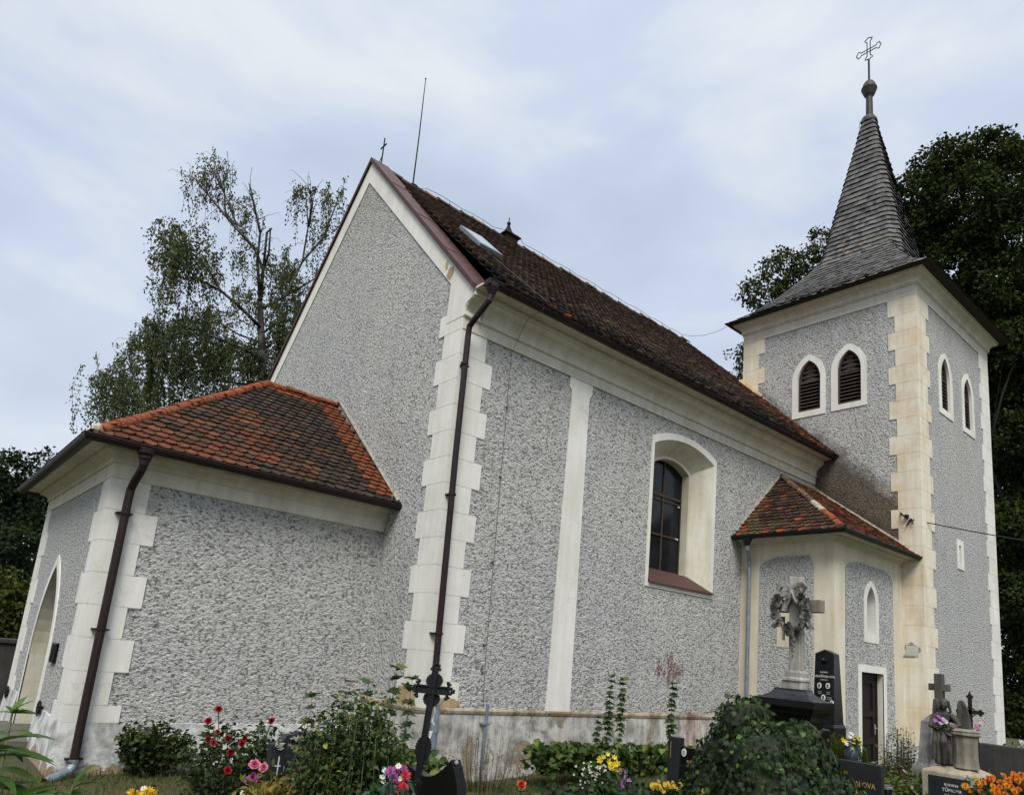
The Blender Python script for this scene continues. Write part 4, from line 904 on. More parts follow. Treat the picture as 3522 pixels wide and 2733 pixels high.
# ================================================================ TREES
def limb(mb, P, r0, r1, seg=7):
    n = len(P); mb.tube(P, [r0+(r1-r0)*i/(n-1) for i in range(n)], seg)
def crook(a, b, n=6, amp=.05):
    a, b = np.array(a, float), np.array(b, float); L = np.linalg.norm(b-a)
    return [a+(b-a)*i/n+(rng.normal(size=3)*amp*L*math.sin(PI*i/n) if 0 < i < n else 0) for i in range(n+1)]
def clump_tree(name, label, base, top_r, clumps, nleaf, lsize, cols, group=None, tr=.35, bark='bark', limbs=True, thing_cat='tree', alt=None, frac=0, tw=.9):
    """trunk and limbs, plus a crown of leaves gathered in many small tufts spread over each clump"""
    t = thing(name, label, thing_cat, base, 0, group); base = np.array(base, float)
    mb = MB(); zc = np.mean([c[2] for c, r in clumps])
    ctr = np.mean([c for c, r in clumps], axis=0)
    tp = np.array([ctr[0], ctr[1], zc+.2*top_r])-base
    trunk = crook((0, 0, -.3), tp, 7, .03); limb(mb, trunk, tr, tr*.35, 9)
    if limbs:
        for c, r in clumps:
            k = rng.integers(2, 7); limb(mb, crook(trunk[k], np.array(c)-base, 5, .07), tr*.17, .015, 6)
    mb.build('trunk', bark, t, True)
    vol = np.array([np.prod(np.broadcast_to(r, 3))**(2/3) for c, r in clumps]); share = (vol/vol.sum()*nleaf).astype(int)
    PP, DD, NN = [], [], []
    for (c, r), n in zip(clumps, share):
        r3 = np.broadcast_to(np.array(r, float), 3); nt_ = max(4, n//26)
        td = rdir(nt_, .15); tc_ = np.array(c)-base+td*r3*(.50+.52*rng.random((nt_, 1))**.6)
        k = rng.integers(0, nt_, n); sp = lsize*1.9
        p = tc_[k]+rdir(n)*sp*1.5*rng.random((n, 1))**.6*np.array([1, 1, .75]); PP.append(p)
        d = unit(td[k]*.6+rng.normal(size=(n, 3))*.8+np.array([0, 0, -.35])); DD.append(d); NN.append(unit(td[k]+rng.normal(size=(n, 3))*.7+np.array([0, 0, .6])))
    P, D, Nn = np.concatenate(PP), np.concatenate(DD), np.concatenate(NN); n = len(P)
    leaves('crown', P, D, Nn, lsize*(.7+.6*rng.random(n)), lsize*tw*(.7+.5*rng.random(n)), pal(n, cols, .35, alt, frac), 'farleaf', t)
    return t
def px_clumps(lst):
    """(px, py, depth, radius in photo px, squash) -> metres"""
    out = []
    for px, py, d, rp, sq in lst:
        r = rp/FPX*d; out.append((pt(px, py, d), (r, r, r*sq)))
    return out
# big dark tree behind the tower, on the right
cl = px_clumps([(3390, 545, 37, 100, .9), (3240, 580, 37, 95, .9), (3500, 610, 38, 120, .9), (3140, 680, 37, 80, .9), (3330, 720, 36, 150, .9), (3480, 800, 36, 150, .9), (3180, 800, 37, 110, .9),
    (3260, 920, 37, 130, .9), (3420, 1000, 36, 150, .9), (3540, 1050, 36, 120, .9), (3340, 1130, 37, 120, .9), (3480, 1230, 36, 120, .9), (3560, 1350, 36, 130, .9), (3440, 1420, 37, 110, .9), (3530, 1560, 36, 120, .9), (3470, 1660, 37, 90, .9),
    (3560, 1760, 36, 130, .9), (3480, 1880, 37, 100, .9), (3560, 2000, 36, 130, .9), (3480, 2110, 37, 95, .9), (3600, 2220, 36, 150, .9), (3500, 2330, 37, 90, .9), (3680, 700, 38, 170, .9), (3680, 1000, 38, 170, .9), (3690, 1400, 38, 170, .9), (3700, 1900, 38, 170, .9), (3490, 2430, 36, 75, .9), (3570, 2450, 36, 110, .9), (3450, 1180, 35, 90, .9), (3490, 1500, 35, 100, .9), (3480, 1800, 35, 90, .9), (3490, 2050, 35, 90, .9), (3480, 2510, 36, 60, .8), (3560, 2560, 36, 90, .8)])
b_ = pt(3560, 2500, 37); clump_tree('broadleaf_tree', 'tall dark broadleaf tree towering behind the right side of the church tower', (b_[0], b_[1], gz(20, 0)), 6, cl, 165000, .19, (.026, .037, .009), 'trees around the church', .55, alt=(.10, .075, .015), frac=.02)
cl = px_clumps([(2690, 930, 40, 70, .9), (2790, 900, 40, 60, 1), (2620, 1010, 40, 75, .8), (2760, 1000, 40, 70, .9), (2560, 1230, 40, 55, .7), (2590, 1290, 40, 50, .7), (2680, 1110, 40, 80, .8), (2540, 1310, 40, 40, .7), (2850, 830, 40, 60, .9), (2650, 1200, 40, 90, .9), (2800, 1100, 40, 110, 1), (2700, 1330, 40, 120, 1)])
b_ = pt(2760, 2500, 40); clump_tree('broadleaf_tree', 'feathery tree showing in the gap between nave roof and tower', (b_[0], b_[1], .1), 5, cl, 17000, .17, (.040, .052, .018), 'trees around the church', .4, alt=(.10, .085, .02), frac=.05)
# dark trees at the far left
cl = px_clumps([(20, 1640, 27, 80, 1.1), (10, 1760, 27, 95, 1), (-60, 1700, 27, 110, 1), (60, 1860, 26, 80, 1), (-40, 1950, 26, 120, 1), (20, 2060, 26, 80, .9), (-60, 2180, 26, 110, 1), (-120, 1850, 27, 140, 1), (10, 2250, 26, 70, 1)])
b_ = pt(-20, 2350, 27); clump_tree('maple_tree', 'near black maple at the left edge beside the porch', (b_[0], b_[1], -.2), 2, cl, 17000, .15, (.017, .027, .010), 'trees around the church', .25)
cl = px_clumps([(150, 1600, 32, 36, 1.4), (120, 1690, 32, 60, 1.1), (190, 1640, 32, 26, 1.3), (160, 1760, 32, 70, 1), (110, 1850, 32, 90, 1), (100, 2000, 32, 90, 1)])
b_ = pt(130, 2350, 32); clump_tree('maple_tree', 'slim dark maple crown peeping over the porch gutter at far left', (b_[0], b_[1], -.2), 2, cl, 5500, .17, (.016, .030, .012), 'trees around the church', .2)
cl = px_clumps([(30, 2010, 19, 55, .9), (-20, 2080, 19, 70, .9), (70, 2070, 19, 45, .9), (10, 2150, 19, 60, .9), (50, 2210, 19, 40, .9), (-50, 2200, 19, 70, 1)])
b_ = pt(10, 2330, 19); clump_tree('shrub', 'yellow green shrub under the dark maple left of the porch', (b_[0], b_[1], -.2), 1, cl, 4200, .11, (.045, .058, .012), None, .06, thing_cat='shrub', alt=(.10, .09, .02), frac=.2)
# weeping birch behind the porch
def birch():
    D0 = 25.
    b = pt(930, 2300, D0); b[2] = -.2; t = thing('birch_tree', 'half bare weeping birch with hanging twigs behind the porch roof', 'tree', b, 0, 'trees around the church'); b = np.array(b)
    Q = lambda x, y, dd=0: pt(x, y, D0+dd)-b
    mb = MB(); stem = [np.zeros(3), Q(925, 1750), Q(905, 1400), Q(900, 1200), Q(895, 1040)]; limb(mb, stem, .26, .09, 9)
    paths = [[(895, 1040, 0), (905, 930, 0), (880, 860, .2), (820, 790, .4), (770, 660, .6), (735, 545, .8)], [(880, 860, .2), (800, 770, .3), (740, 700, .3), (690, 640, .2), (665, 610, 0)], [(770, 660, .6), (740, 600, .8), (715, 560, 1)],
             [(820, 790, .4), (775, 730, 1), (770, 620, 1.2), (790, 570, 1.4)], [(895, 1040, 0), (885, 900, -.4), (895, 800, -.6), (860, 640, -.8), (855, 630, -.8)], [(895, 800, -.6), (870, 690, -.6), (856, 655, -.6)], [(905, 930, 0), (925, 870, -.3), (930, 790, -.4), (925, 785, -.4)],
             [(900, 1060, 0), (980, 1020, .6), (1040, 900, .8), (1060, 780, 1), (1050, 640, 1.1)], [(1040, 900, .8), (1110, 820, 1.4), (1150, 720, 1.6), (1170, 660, 1.8)], [(1060, 780, 1), (1075, 700, .6), (1060, 640, .5)], [(980, 1020, .6), (1080, 960, 1.5), (1140, 900, 2)],
             [(900, 1130, 0), (830, 1060, -.8), (760, 1000, -1.2), (720, 930, -1.4), (640, 850, -1.6), (590, 800, -1.8)], [(760, 1000, -1.2), (680, 960, -1.8), (620, 900, -2.2), (560, 870, -2.4)], [(905, 1180, 0), (820, 1150, .9), (740, 1100, 1.4), (660, 1040, 1.6)],
             [(905, 1230, 0), (790, 1180, -.8), (660, 1130, -1.3), (600, 1120, -1.5), (520, 1160, -1.8), (490, 1180, -1.9)], [(910, 1290, 0), (760, 1260, .6), (600, 1200, 1), (470, 1260, 1.2), (400, 1280, 1.3), (350, 1300, 1.4)], [(910, 1330, 0), (760, 1310, -.6), (640, 1290, -1), (560, 1300, -1.2)],
             [(900, 1150, 0), (960, 1100, .8), (1000, 1060, 1.2)], [(915, 1320, 0), (960, 1260, -.5), (1000, 1200, -.6)], [(905, 1200, 0), (1000, 1140, .4), (1040, 1100, .6)]]
    tips = []
    for p in paths:
        q = [Q(*a) for a in p]; limb(mb, q, .065 if len(p) > 4 else .045, .014, 6); tips.append(q)
    fine = MB()
    for pi in (0, 1, 2, 3, 4, 8, 9, 10, 13, 14):
        p = tips[pi]
        for _ in range(16):
            k = rng.integers(max(1, len(p)-3), len(p)); a = p[k-1]+(p[k]-p[k-1])*rng.random(); d = unit(unit(p[k]-p[k-1])*.8+rng.normal(size=3)*.55+np.array([0, 0, .25])); L = random.uniform(.4, .95)
            fine.tube([a, a+d*L*.5+rng.normal(size=3)*.04, a+d*L+np.array([0, 0, -.10*L]), a+d*L*1.15+np.array([0, 0, -.34*L])], [.014, .009, .006, .004], 3, caps=False)
    tag(fine.build('fine_branches', 'twig', t), kind='stuff')
    # dead bleached stubs
    limb(mb, [Q(905, 930), Q(918, 800), Q(935, 785)], .045, .035, 6); limb(mb, [Q(915, 1310, -.9), Q(910, 1260, -1), Q(925, 1200, -1)], .06, .03, 6)
    mb.build('trunk', 'birch', t, True)
    # twig curtain: (px, py, depth offset, width, drop, strands, leafiness)
    cur = [(740, 545, .8, 40, 90, 34, .5), (690, 620, .2, 40, 110, 34, .45), (760, 600, 1, 50, 140, 44, .6), (720, 590, .5, 40, 120, 30, .5), (830, 690, .3, 45, 110, 34, .9), (870, 740, -.6, 40, 120, 26, .6), (1055, 650, 1.1, 45, 140, 46, .75), (1165, 660, 1.7, 45, 150, 50, .7), (1110, 800, 1.3, 60, 150, 40, .5),
           (600, 790, -1.8, 50, 130, 60, 1), (650, 840, -1.6, 60, 180, 90, 1), (590, 870, -2.4, 40, 170, 60, 1), (700, 900, -1.4, 50, 130, 50, 1), (720, 960, 1.4, 60, 130, 40, .9), (800, 870, .3, 50, 130, 40, .8), (830, 1010, -.8, 50, 110, 40, .9), (960, 900, .5, 55, 140, 80, 1), (1000, 960, .9, 50, 140, 70, 1), (1060, 1030, 1.5, 60, 130, 60, 1), (1090, 950, 1.6, 40, 110, 30, .7), (930, 1060, .2, 55, 110, 60, 1),
           (640, 1090, -1.3, 70, 150, 110, 1), (710, 1100, 1.2, 60, 170, 110, 1), (560, 1130, -1.7, 60, 220, 110, 1), (490, 1170, -1.9, 40, 180, 60, .9), (610, 1220, -1, 60, 180, 90, 1), (700, 1230, .8, 70, 170, 110, 1), (790, 1190, -.6, 60, 190, 110, 1), (870, 1220, .2, 55, 180, 100, 1), (960, 1150, .6, 60, 170, 110, 1), (1000, 1080, .8, 55, 170, 80, 1), (930, 1290, 0, 55, 110, 60, 1),
           (400, 1270, 1.3, 60, 170, 70, .9), (350, 1300, 1.4, 40, 150, 50, .9), (430, 1320, 1.2, 60, 150, 110, 1), (480, 1370, 1, 60, 120, 80, 1), (380, 1400, 1.3, 60, 110, 70, 1), (540, 1330, 0, 50, 120, 60, 1), (620, 1390, -.6, 50, 110, 50, 1), (1090, 1100, .6, 40, 120, 50, 1), (760, 1360, 0, 60, 90, 60, 1), (840, 1390, 0, 50, 80, 50, 1)]
    tw = MB(); PP = []; DD = []
    for x, y, dd, wpx, drop, ns, lf in cur:
        for _ in range(int(ns*.42)):
            x0 = x+random.gauss(0, wpx*.7); y0 = y+random.gauss(0, wpx*.42); dz = dd+random.gauss(0, .6); L = drop*random.uniform(.4, 1.3); lean = random.gauss(-.05, .14)
            pts = []; n = 5
            for i in range(n+1):
                s_ = i/n; pts.append(Q(x0+lean*L*s_+8*math.sin(3*s_+x0), y0-18*math.sin(PI*min(1, s_*1.3))*.6+L*s_*s_, dz))
            if random.random() < .5: tw.tube(pts, [.011]*3+[.006]*3, 3, caps=False)
            if random.random() < lf:
                m = int(L*.38*random.uniform(.7, 1.3)); s_ = rng.random(m)**.8
                idx = np.minimum((s_*n).astype(int), n-1); fr = s_*n-idx; pa = np.array(pts)
                p = pa[idx]*(1-fr)[:, None]+pa[idx+1]*fr[:, None]+rng.normal(size=(m, 3))*.06; PP.append(p); DD.append(unit(rng.normal(size=(m, 3))*.6+np.array([0, 0, -1.])))
    tag(tw.build('twigs', 'twig', t), kind='stuff')
    P, D = np.concatenate(PP), np.concatenate(DD); n = len(P)
    leaves('crown', P, D, rdir(n, .2), .095*(.7+.6*rng.random(n)), .068*(.7+.5*rng.random(n)), pal(n, (.066, .083, .038), .4, (.11, .10, .03), .06), 'farleaf', t)
birch()

# ================================================================ LOW PLANTS
def stem_leaf_plant(t, stems, nl, L, Wd, cols, shape='oval', mname='leaf', stem_r=.006, spread=1., droop=-.1, alt=None, frac=0, stemmat='stem', pairs=False):
    """stems = list of polylines (local); leaves grow along each of them"""
    mb = MB(); PP, DD, NN = [], [], []
    for pth in stems:
        pth = np.array(pth, float); mb.tube(pth, list(np.linspace(stem_r, stem_r*.4, len(pth))), 5)
        k = len(pth)-1
        if pairs:
            m = nl
            for q in range(m):
                s_ = .12+.86*q/(m-1); i = min(int(s_*k), k-1); p = pth[i]+(pth[i+1]-pth[i])*(s_*k-i)
                for sgn in (0, PI/2, PI, 3*PI/2)[: (4 if q > m*.3 else 2)]:
                    a = sgn+q*PI/4*1.02+random.gauss(0, .25); PP.append([p]); DD.append([[math.cos(a), math.sin(a), droop+.2*random.gauss(0, 1)+(.7 if q > m-3 else 0)]]); NN.append([[random.gauss(-.25, .3), random.gauss(-.4, .3), 1]])
        else:
            m = nl; s_ = .15+.85*rng.random(m); i = np.minimum((s_*k).astype(int), k-1); p = pth[i]+(pth[i+1]-pth[i])*(s_*k-i)[:, None]+rng.normal(size=(m, 3))*L*.5*spread
            d = rdir(m, .0); d[:, 2] = d[:, 2]*.5+droop; PP.append(p); DD.append(d); NN.append(unit(rng.normal(size=(m, 3))*.45+np.array([0, 0, 1.])))
    P, D, Nn = [np.concatenate([np.array(a) for a in q]) for q in (PP, DD, NN)]; n = len(P)
    mb.build('stems', stemmat, t, True)
    f = .65+.6*rng.random(n)
    leaves('foliage', P, unit(D), Nn, L*f, Wd*f, pal(n, cols, .35, alt, frac), mname, t, shape)
def bush_stems(n, h, r, base_r=.08, curve=.3, hvar=.3):
    out = []
    for _ in range(n):
        a = random.uniform(0, 2*PI); q = math.sqrt(random.random()); hh = h*(1-hvar*random.random())*(1-.25*q*q); e = np.array([math.cos(a)*r*q, math.sin(a)*r*q, hh]); s_ = np.array([math.cos(a)*base_r*q, math.sin(a)*base_r*q, 0])
        mid = (s_+e)/2+np.array([math.cos(a)*r*q*curve, math.sin(a)*r*q*curve, 0]); out.append([s_, mid*.6+s_*.4, mid, mid*.4+e*.6, e])
    return out
def ground_at(px, d, ytop=None):
    p = pt(px, 2700, d); return (p[0], p[1], gz(p[0], p[1]))
def petalring(mb, c, nrm, n, L, wd, tilt, col, cup=.0, var=.15, a0=0.):
    nrm = unit(np.array(nrm, float)); x = unit(np.cross(nrm, (0.13, .7, .31))); y = np.cross(nrm, x); c = np.array(c, float)
    for k in range(n):
        a = 2*PI*k/n+a0+random.gauss(0, .08); d = math.cos(a)*x+math.sin(a)*y; s = -math.sin(a)*x+math.cos(a)*y; dd = d*math.cos(tilt)+nrm*math.sin(tilt); q = random.uniform(1-var, 1+var)
        tip = c+dd*L*random.uniform(.9, 1.1)+nrm*cup*L; m1 = c+dd*L*.6+nrm*cup*L*.3
        cc = tuple(v*q for v in col); mb.poly([c, m1+s*wd*.5, tip+s*wd*.25, tip-s*wd*.25, m1-s*wd*.5], cc)
def rose(mb, c, nrm, r, col):
    nrm = unit(np.array(nrm, float)); c = np.array(c, float)
    for ring, (n, tl, L, cup) in enumerate(((6, .25, 1.0, .05), (6, .75, .85, -.10), (5, 1.1, .72, -.15), (4, 1.35, .55, -.1))):
        petalring(mb, c-nrm*r*.15+nrm*r*.10*ring, nrm, n, r*L, r*.95, tl, tuple(v*(1-.10*ring) for v in col), cup, .18, ring*.5)
def daisy(mb, c, nrm, r, col, eye=(.35, .22, .02), n=11):
    petalring(mb, c, nrm, n, r, r*.42, .15, col); nrm = unit(np.array(nrm, float)); mb.ball(np.array(c)+nrm*r*.05, r*.22, 6, 4, eye)
def mum(mb, c, nrm, r, col, rings=4):
    for k in range(rings): petalring(mb, np.array(c)+unit(np.array(nrm, float))*r*.08*k, nrm, 13-k, r*(1-.17*k), r*.25, .12+.33*k, tuple(v*(1-.05*k) for v in col), 0, .22, k*.3)
FACE = lambda p: unit(np.array([CAM[0]-p[0], CAM[1]-p[1], .9]))      # blooms open towards the path side
def facing(): return unit(np.array([-.55+random.gauss(0, .35), -.75+random.gauss(0, .35), .7]))
# grass
def grass():
    n = 30000; x = rng.uniform(-6.5, 6.5, n); y = rng.uniform(-3.6, 2.0, n)
    keep = ~((x > -4.5) & (y > 1.72)) & ~((x > -.1) & (y > -.08)); x, y = x[keep], y[keep]; n = len(x)
    z = np.array([gz(a, b) for a, b in zip(x, y)])-.01
    P = np.stack([x, y, z], 1); D = unit(np.stack([rng.normal(0, .35, n), rng.normal(0, .35, n), np.ones(n)], 1)); f = vnoise(77); dry = np.array([f(a*1.3+20, b*1.6+20) for a, b in zip(x, y)])
    c = np.where((dry+rng.normal(0, .12, n) > .55)[:, None], np.array([[.115, .092, .035]]), np.array([[.055, .075, .016]]))*(.6+.7*rng.random((n, 1)))
    o = leaves('grass', P, D, rdir(n), .05+.09*rng.random(n), .010, c, 'grass', None)
    tag(o, 'thin patchy grass, partly dry, in front of the walls', 'grass', None, 'stuff')
grass()
# shrub against the porch plinth
g = ground_at(495, 9.9); t = thing('currant_shrub', 'dark green shrub growing against the pale porch plinth', 'shrub', g)
stem_leaf_plant(t, [[(0, 0, 0), (q[2][0], q[2][1]*.5, q[2][2]), (q[4][0], q[4][1]*.5, q[4][2])] for q in bush_stems(46, .78, .48, .2)], 30, .075, .070, (.042, .060, .018), 'oval', alt=(.08, .10, .03), frac=.08)
# red rose bush
g = ground_at(790, 8.6); t = thing('rose_bush', 'loose rose bush with deep red blooms beside the porch', 'bush', g)
stem_leaf_plant(t, [[tuple(v) for v in q] for q in bush_stems(34, 1.15, .62, .25, .2, .5)], 58, .072, .055, (.030, .046, .016), 'oval', alt=(.07, .09, .03), frac=.10, stemmat='twig', spread=1.6)
for x, y, dd in ((752, 2437, 8.4), (717, 2478, 8.4), (748, 2515, 8.3), (716, 2542, 8.5), (735, 2552, 8.2), (784, 2538, 8.6), (843, 2538, 8.3), (833, 2556, 8.2), (792, 2586, 8.3), (783, 2648, 7.9), (935, 2478, 8.5)):
    p = pt(x, y, dd)-np.array(g); mb = MB(); rose(mb, p, facing(), .045 if y != 2515 else .034, (.24, .004, .008) if y not in (2515, 2552) else (.27, .03, .05)); mb.tube([p-(0, 0, .02), p*np.array([.75, .75, .75])-(0, 0, .1), (p[0]*.4, p[1]*.4, .1)], .005, 4, (.03, .05, .015)); mb.build('bloom', 'petal', t)
# young maple saplings
def sapling(px, ytop, d, label, nst=1, lv=9, L=.13, zb=None):
    g = ground_at(px, d); top = pt(px, ytop, d)[2]-g[2]; t = thing('maple_sapling', label, 'sapling', g, 0, 'self sown maple saplings')
    st = [[(.0, 0, 0), (.02+.05*k, .03*k, top*.5), (.03+.11*k, .02*k, top*(1-.06*k))] for k in range(nst)]
    stem_leaf_plant(t, st, lv, L, L*.95, (.036, .060, .018), 'ivy', droop=-.5, alt=(.09, .11, .03), frac=.12, pairs=True, stemmat='twig')
sapling(1308, 2285, 9.2, 'tall maple sapling left of the nave corner, its tip against the white quoin', 1, 12, .15)
sapling(1368, 2320, 9.0, 'maple sapling nearest the white quoins of the nave corner', 1, 11, .14)
sapling(1150, 2335, 8.8, 'maple sapling rising above the left half of the variegated bush', 1, 10, .13)
sapling(1215, 2338, 8.8, 'maple sapling rising above the middle of the variegated bush', 1, 10, .13)
sapling(1022, 2385, 8.6, 'short maple sapling between the rose bush and the variegated bush', 1, 9, .13)
sapling(680, 2500, 9.2, 'small dark maple sapling at the left flank of the rose bush', 1, 8, .13)
sapling(2075, 2318, 12.6, 'tallest twin maple sapling against the nave wall, left stem', 1, 17, .125)
sapling(2118, 2328, 12.6, 'tall maple sapling against the nave wall, right one of the close pair', 1, 17, .125)
sapling(2296, 2345, 13.0, 'lone tall maple sapling on the nave wall below the red paint', 1, 15, .13)
sapling(2040, 2465, 12.4, 'knee high maple sapling just left of the tall pair', 1, 10, .12)
sapling(1957, 2556, 12.2, 'smallest maple sapling at the wall left of the yellow bouquet', 1, 6, .11)
sapling(2005, 2562, 12.0, 'low maple sapling behind the yellow bouquet', 2, 6, .11)
# big variegated bush in the middle
g = ground_at(1205, 6.1); t = thing('euonymus_bush', 'large dark green bush with yellow variegated shoots beside a gravestone', 'bush', g)
st = bush_stems(150, 1.62, .45, .35, .35, .55); st = [[np.array(v)*np.array([1, 1, 1]) for v in q] for q in st]
stem_leaf_plant(t, st, 86, .050, .034, (.036, .060, .018), 'oval', alt=(.26, .25, .05), frac=.055, spread=2.0)
g = ground_at(962, 6.6); t = thing('euonymus_bush', 'slender yellow variegated shoot left of the slate gravestone', 'bush', g)
stem_leaf_plant(t, [[(.0, 0, 0), (.05+q[0]*.5, q[1]*.5, .55), (.06+q[0], q[1], h_)] for q, h_ in zip(rng.normal(0, .045, (16, 2)), rng.uniform(.8, 1.13, 16))], 46, .034, .024, (.22, .20, .045), 'oval', alt=(.05, .07, .02), frac=.35, spread=1.1)
# dry weeds at the foot of the wall
def weeds(px, ytop, d, label, n=26, col=(.10, .085, .035), r=.3, cat='weeds', L=.035):
    g = ground_at(px, d); h = pt(px, ytop, d)[2]-g[2]; t = thing('wild_weeds', label, cat, g)
    stem_leaf_plant(t, bush_stems(n, h, r, r*.7, .1, .75), 20, L, L*.35, col, 'diamond', alt=(.30, .29, .22), frac=.08, stem_r=.004, stemmat='twig', spread=1.5)
weeds(1665, 2470, 10.9, 'dry seeding weeds at the foot of the nave wall around the earthing pipe', 46, r=.50)
weeds(1500, 2560, 10.6, 'green weeds at the foot of the zinc pipe by the nave corner', 26, (.055, .08, .02), .45, L=.05)
# bergenia bed
g = ground_at(2090, 12.0); t = thing('bergenia_bed', 'bed of broad glossy bergenia leaves along the nave wall', 'plants', g)
n = 1300; P = np.stack([rng.uniform(-1.5, 1.75, n), rng.uniform(-.35, .35, n), rng.uniform(.08, .5, n)], 1); P[:, 1] += -.16*P[:, 0]+.0; D = rdir(n, .35); D[:, 2] = np.abs(D[:, 2])*.7
leaves('foliage', P, D, unit(rng.normal(size=(n, 3))*.5+np.array([-.2, -.5, .8])), .125*(.7+.6*rng.random(n)), .11, pal(n, (.036, .064, .013), .4, (.12, .15, .03), .14), 'leaf', t, 'oval')
g = ground_at(1400, 9.2); t = thing('bergenia_bed', 'clump of large green leaves between the variegated bush and the iron cross', 'plants', g)
n = 330; P = np.stack([rng.uniform(-.42, .42, n), rng.uniform(-.3, .3, n), rng.uniform(.12, .62, n)], 1); D = rdir(n, .3)
leaves('foliage', P, D, unit(rng.normal(size=(n, 3))*.5+np.array([-.2, -.5, .8])), (.13*(.6+.6*rng.random(n))), .11, pal(n, (.040, .070, .016), .35, (.12, .14, .03), .1), 'leaf', t, 'oval')
# lush plant close to the camera on the left
def lush(px, py, d, label, spec, zt=None):
    p = pt(px, py, d); g = (p[0], p[1], gz(p[0], p[1])); h = p[2]-g[2]; t = thing('leafy_shoot', label, 'plant', g, 0, 'leafy shoots in the foreground')
    mb = MB(); mb.tube([(0, 0, 0), (.02, .01, h*.5), (0, 0, h)], [.008, .007, .004], 6); mb.build('stems', 'stem', t, True)
    PP, DD, LL = [], [], []
    for a, el, L, zo in spec: PP.append((0, 0, h-zo)); DD.append(np.cos(el)*(math.cos(a)*CR+math.sin(a)*np.array([CF[0], CF[1], 0]))+np.array([0, 0, math.sin(el)])); LL.append(L)
    P, D, LL = np.array(PP, float), np.array(DD), np.array(LL); n = len(P)
    leaves('foliage', P, D, np.tile([0, 0, 1.], (n, 1))+rng.normal(size=(n, 3))*.25, LL*1.05, LL*.34, pal(n, (.050, .105, .016), .3, (.09, .17, .03), .15), 'leaf', t, 'long', .3)
S_ = lambda n, L0, L1, z0, z1: [(random.uniform(0, 2*PI), random.uniform(.0, .7), random.uniform(L0, L1), random.uniform(z0, z1)) for _ in range(n)]
lush(42, 2452, 2.5, 'bright green shoot tip standing up in front of the porch doorway', [(0, .35, .075, 0), (.5, .2, .08, .0), (-.6, .6, .07, 0), (1.5, 1.1, .075, 0), (2.6, .7, .06, 0), (3.3, .3, .07, 0), (-.2, .9, .08, 0), (.1, .1, .10, .06), (3.0, .1, .10, .07), (-.5, .1, .12, .12), (.6, .1, .15, .14), (2.4, 0, .13, .14)])
lush(-20, 2560, 2.4, 'arching long leaved plant cut by the left picture edge', [(-.1, .45, .20, 0), (-.3, .3, .19, .02), (.2, .2, .19, .04), (.0, .1, .17, .08), (-.4, .1, .17, .1), (.3, 0, .17, .13), (-.1, -.1, .16, .16), (.1, .3, .15, .2), (-.5, .0, .16, .22)]+S_(8, .1, .18, .1, .35))
lush(20, 2740, 2.3, 'low dark leaved shoot in the bottom left corner', S_(14, .10, .17, 0, .12))
lush(250, 2700, 2.6, 'upright green shoot below the porch downpipe', [(.1, 1.2, .09, 0), (.6, .5, .08, .01), (0, .3, .085, .02), (-.4, .35, .09, .03), (2.8, .3, .08, .03), (3.3, .1, .09, .05), (.2, .15, .10, .06), (2.5, .0, .1, .07)])
lush(120, 2730, 2.6, 'spreading leafy shoot left of the pipe shoe', [(2.9, .15, .10, 0), (3.2, .3, .09, 0), (.2, .2, .10, .0), (-.2, .1, .09, .01), (.8, .6, .07, 0), (1.8, .5, .07, 0)]+S_(4, .06, .1, .02, .1))

# ================================================================ GRAVES
def grave(name, label, cat, xr, yr, group=None, sc_=1.5):
    k = 1-sc_; t = thing(name, label, cat, (sc_*xr+k*CAM[0], sc_*yr+k*CAM[1], .05), 0, group); t.scale = (sc_,)*3
    zo = (sc_*0+CAM[2]*(sc_-1)+.05)/sc_
    return t, (lambda x, y, z: (x-xr, y-yr, z-zo)), zo
WEST = Matrix(((0, 0, -1, 0), (-1, 0, 0, 0), (0, 1, 0, 0), (0, 0, 0, 1)))       # lettering on a face that looks west
SOUTH = Matrix(((1, 0, 0, 0), (0, 0, -1, 0), (0, 1, 0, 0), (0, 0, 0, 1)))
def lettering(body, size, loc, rot, matname, parent, name='inscription', depth=.0012, narrow=1.0, align='CENTER'):
    cu = bpy.data.curves.new(name, 'FONT'); cu.body = body; cu.size = size; cu.extrude = depth; cu.align_x = align; cu.align_y = 'CENTER'; cu.resolution_u = 2; cu.space_line = 1.0
    o = bpy.data.objects.new(name, cu); COL.objects.link(o); dg = bpy.context.evaluated_depsgraph_get(); me = bpy.data.meshes.new_from_object(o.evaluated_get(dg)); bpy.data.objects.remove(o); bpy.data.curves.remove(cu)
    me.materials.clear(); me.materials.append(M[matname]); me.transform(Matrix.Translation(loc) @ rot @ Matrix.Scale(narrow, 4, (1, 0, 0)))
    q = bpy.data.objects.new(name, me); COL.objects.link(q); q.parent = parent; return q
def worn_text(parent, loc, wid, hgt, n, matname, name='worn_inscription'):
    """letters too worn or small to read in the photo: a line of short strokes on a west-looking face"""
    mb = MB(); g = random.Random(n*31+int(wid*1000))
    for k in range(n):
        if g.random() < .14: continue
        y = loc[1]+wid/2-wid*(k+.5)/n; lw = wid/n*.62; h = hgt*g.uniform(.75, 1)
        mb.box(loc[0]-.0012, loc[0], y-lw/2, y-lw/2+lw*.3, loc[2]-h/2, loc[2]+h/2)
        z = loc[2]+h*g.choice((-.42, 0, .36)); mb.box(loc[0]-.0011, loc[0], y-lw*.2, y+lw/2, z-hgt*.07, z+hgt*.07)
    return tag(mb.build(name, matname, parent), kind='stuff')
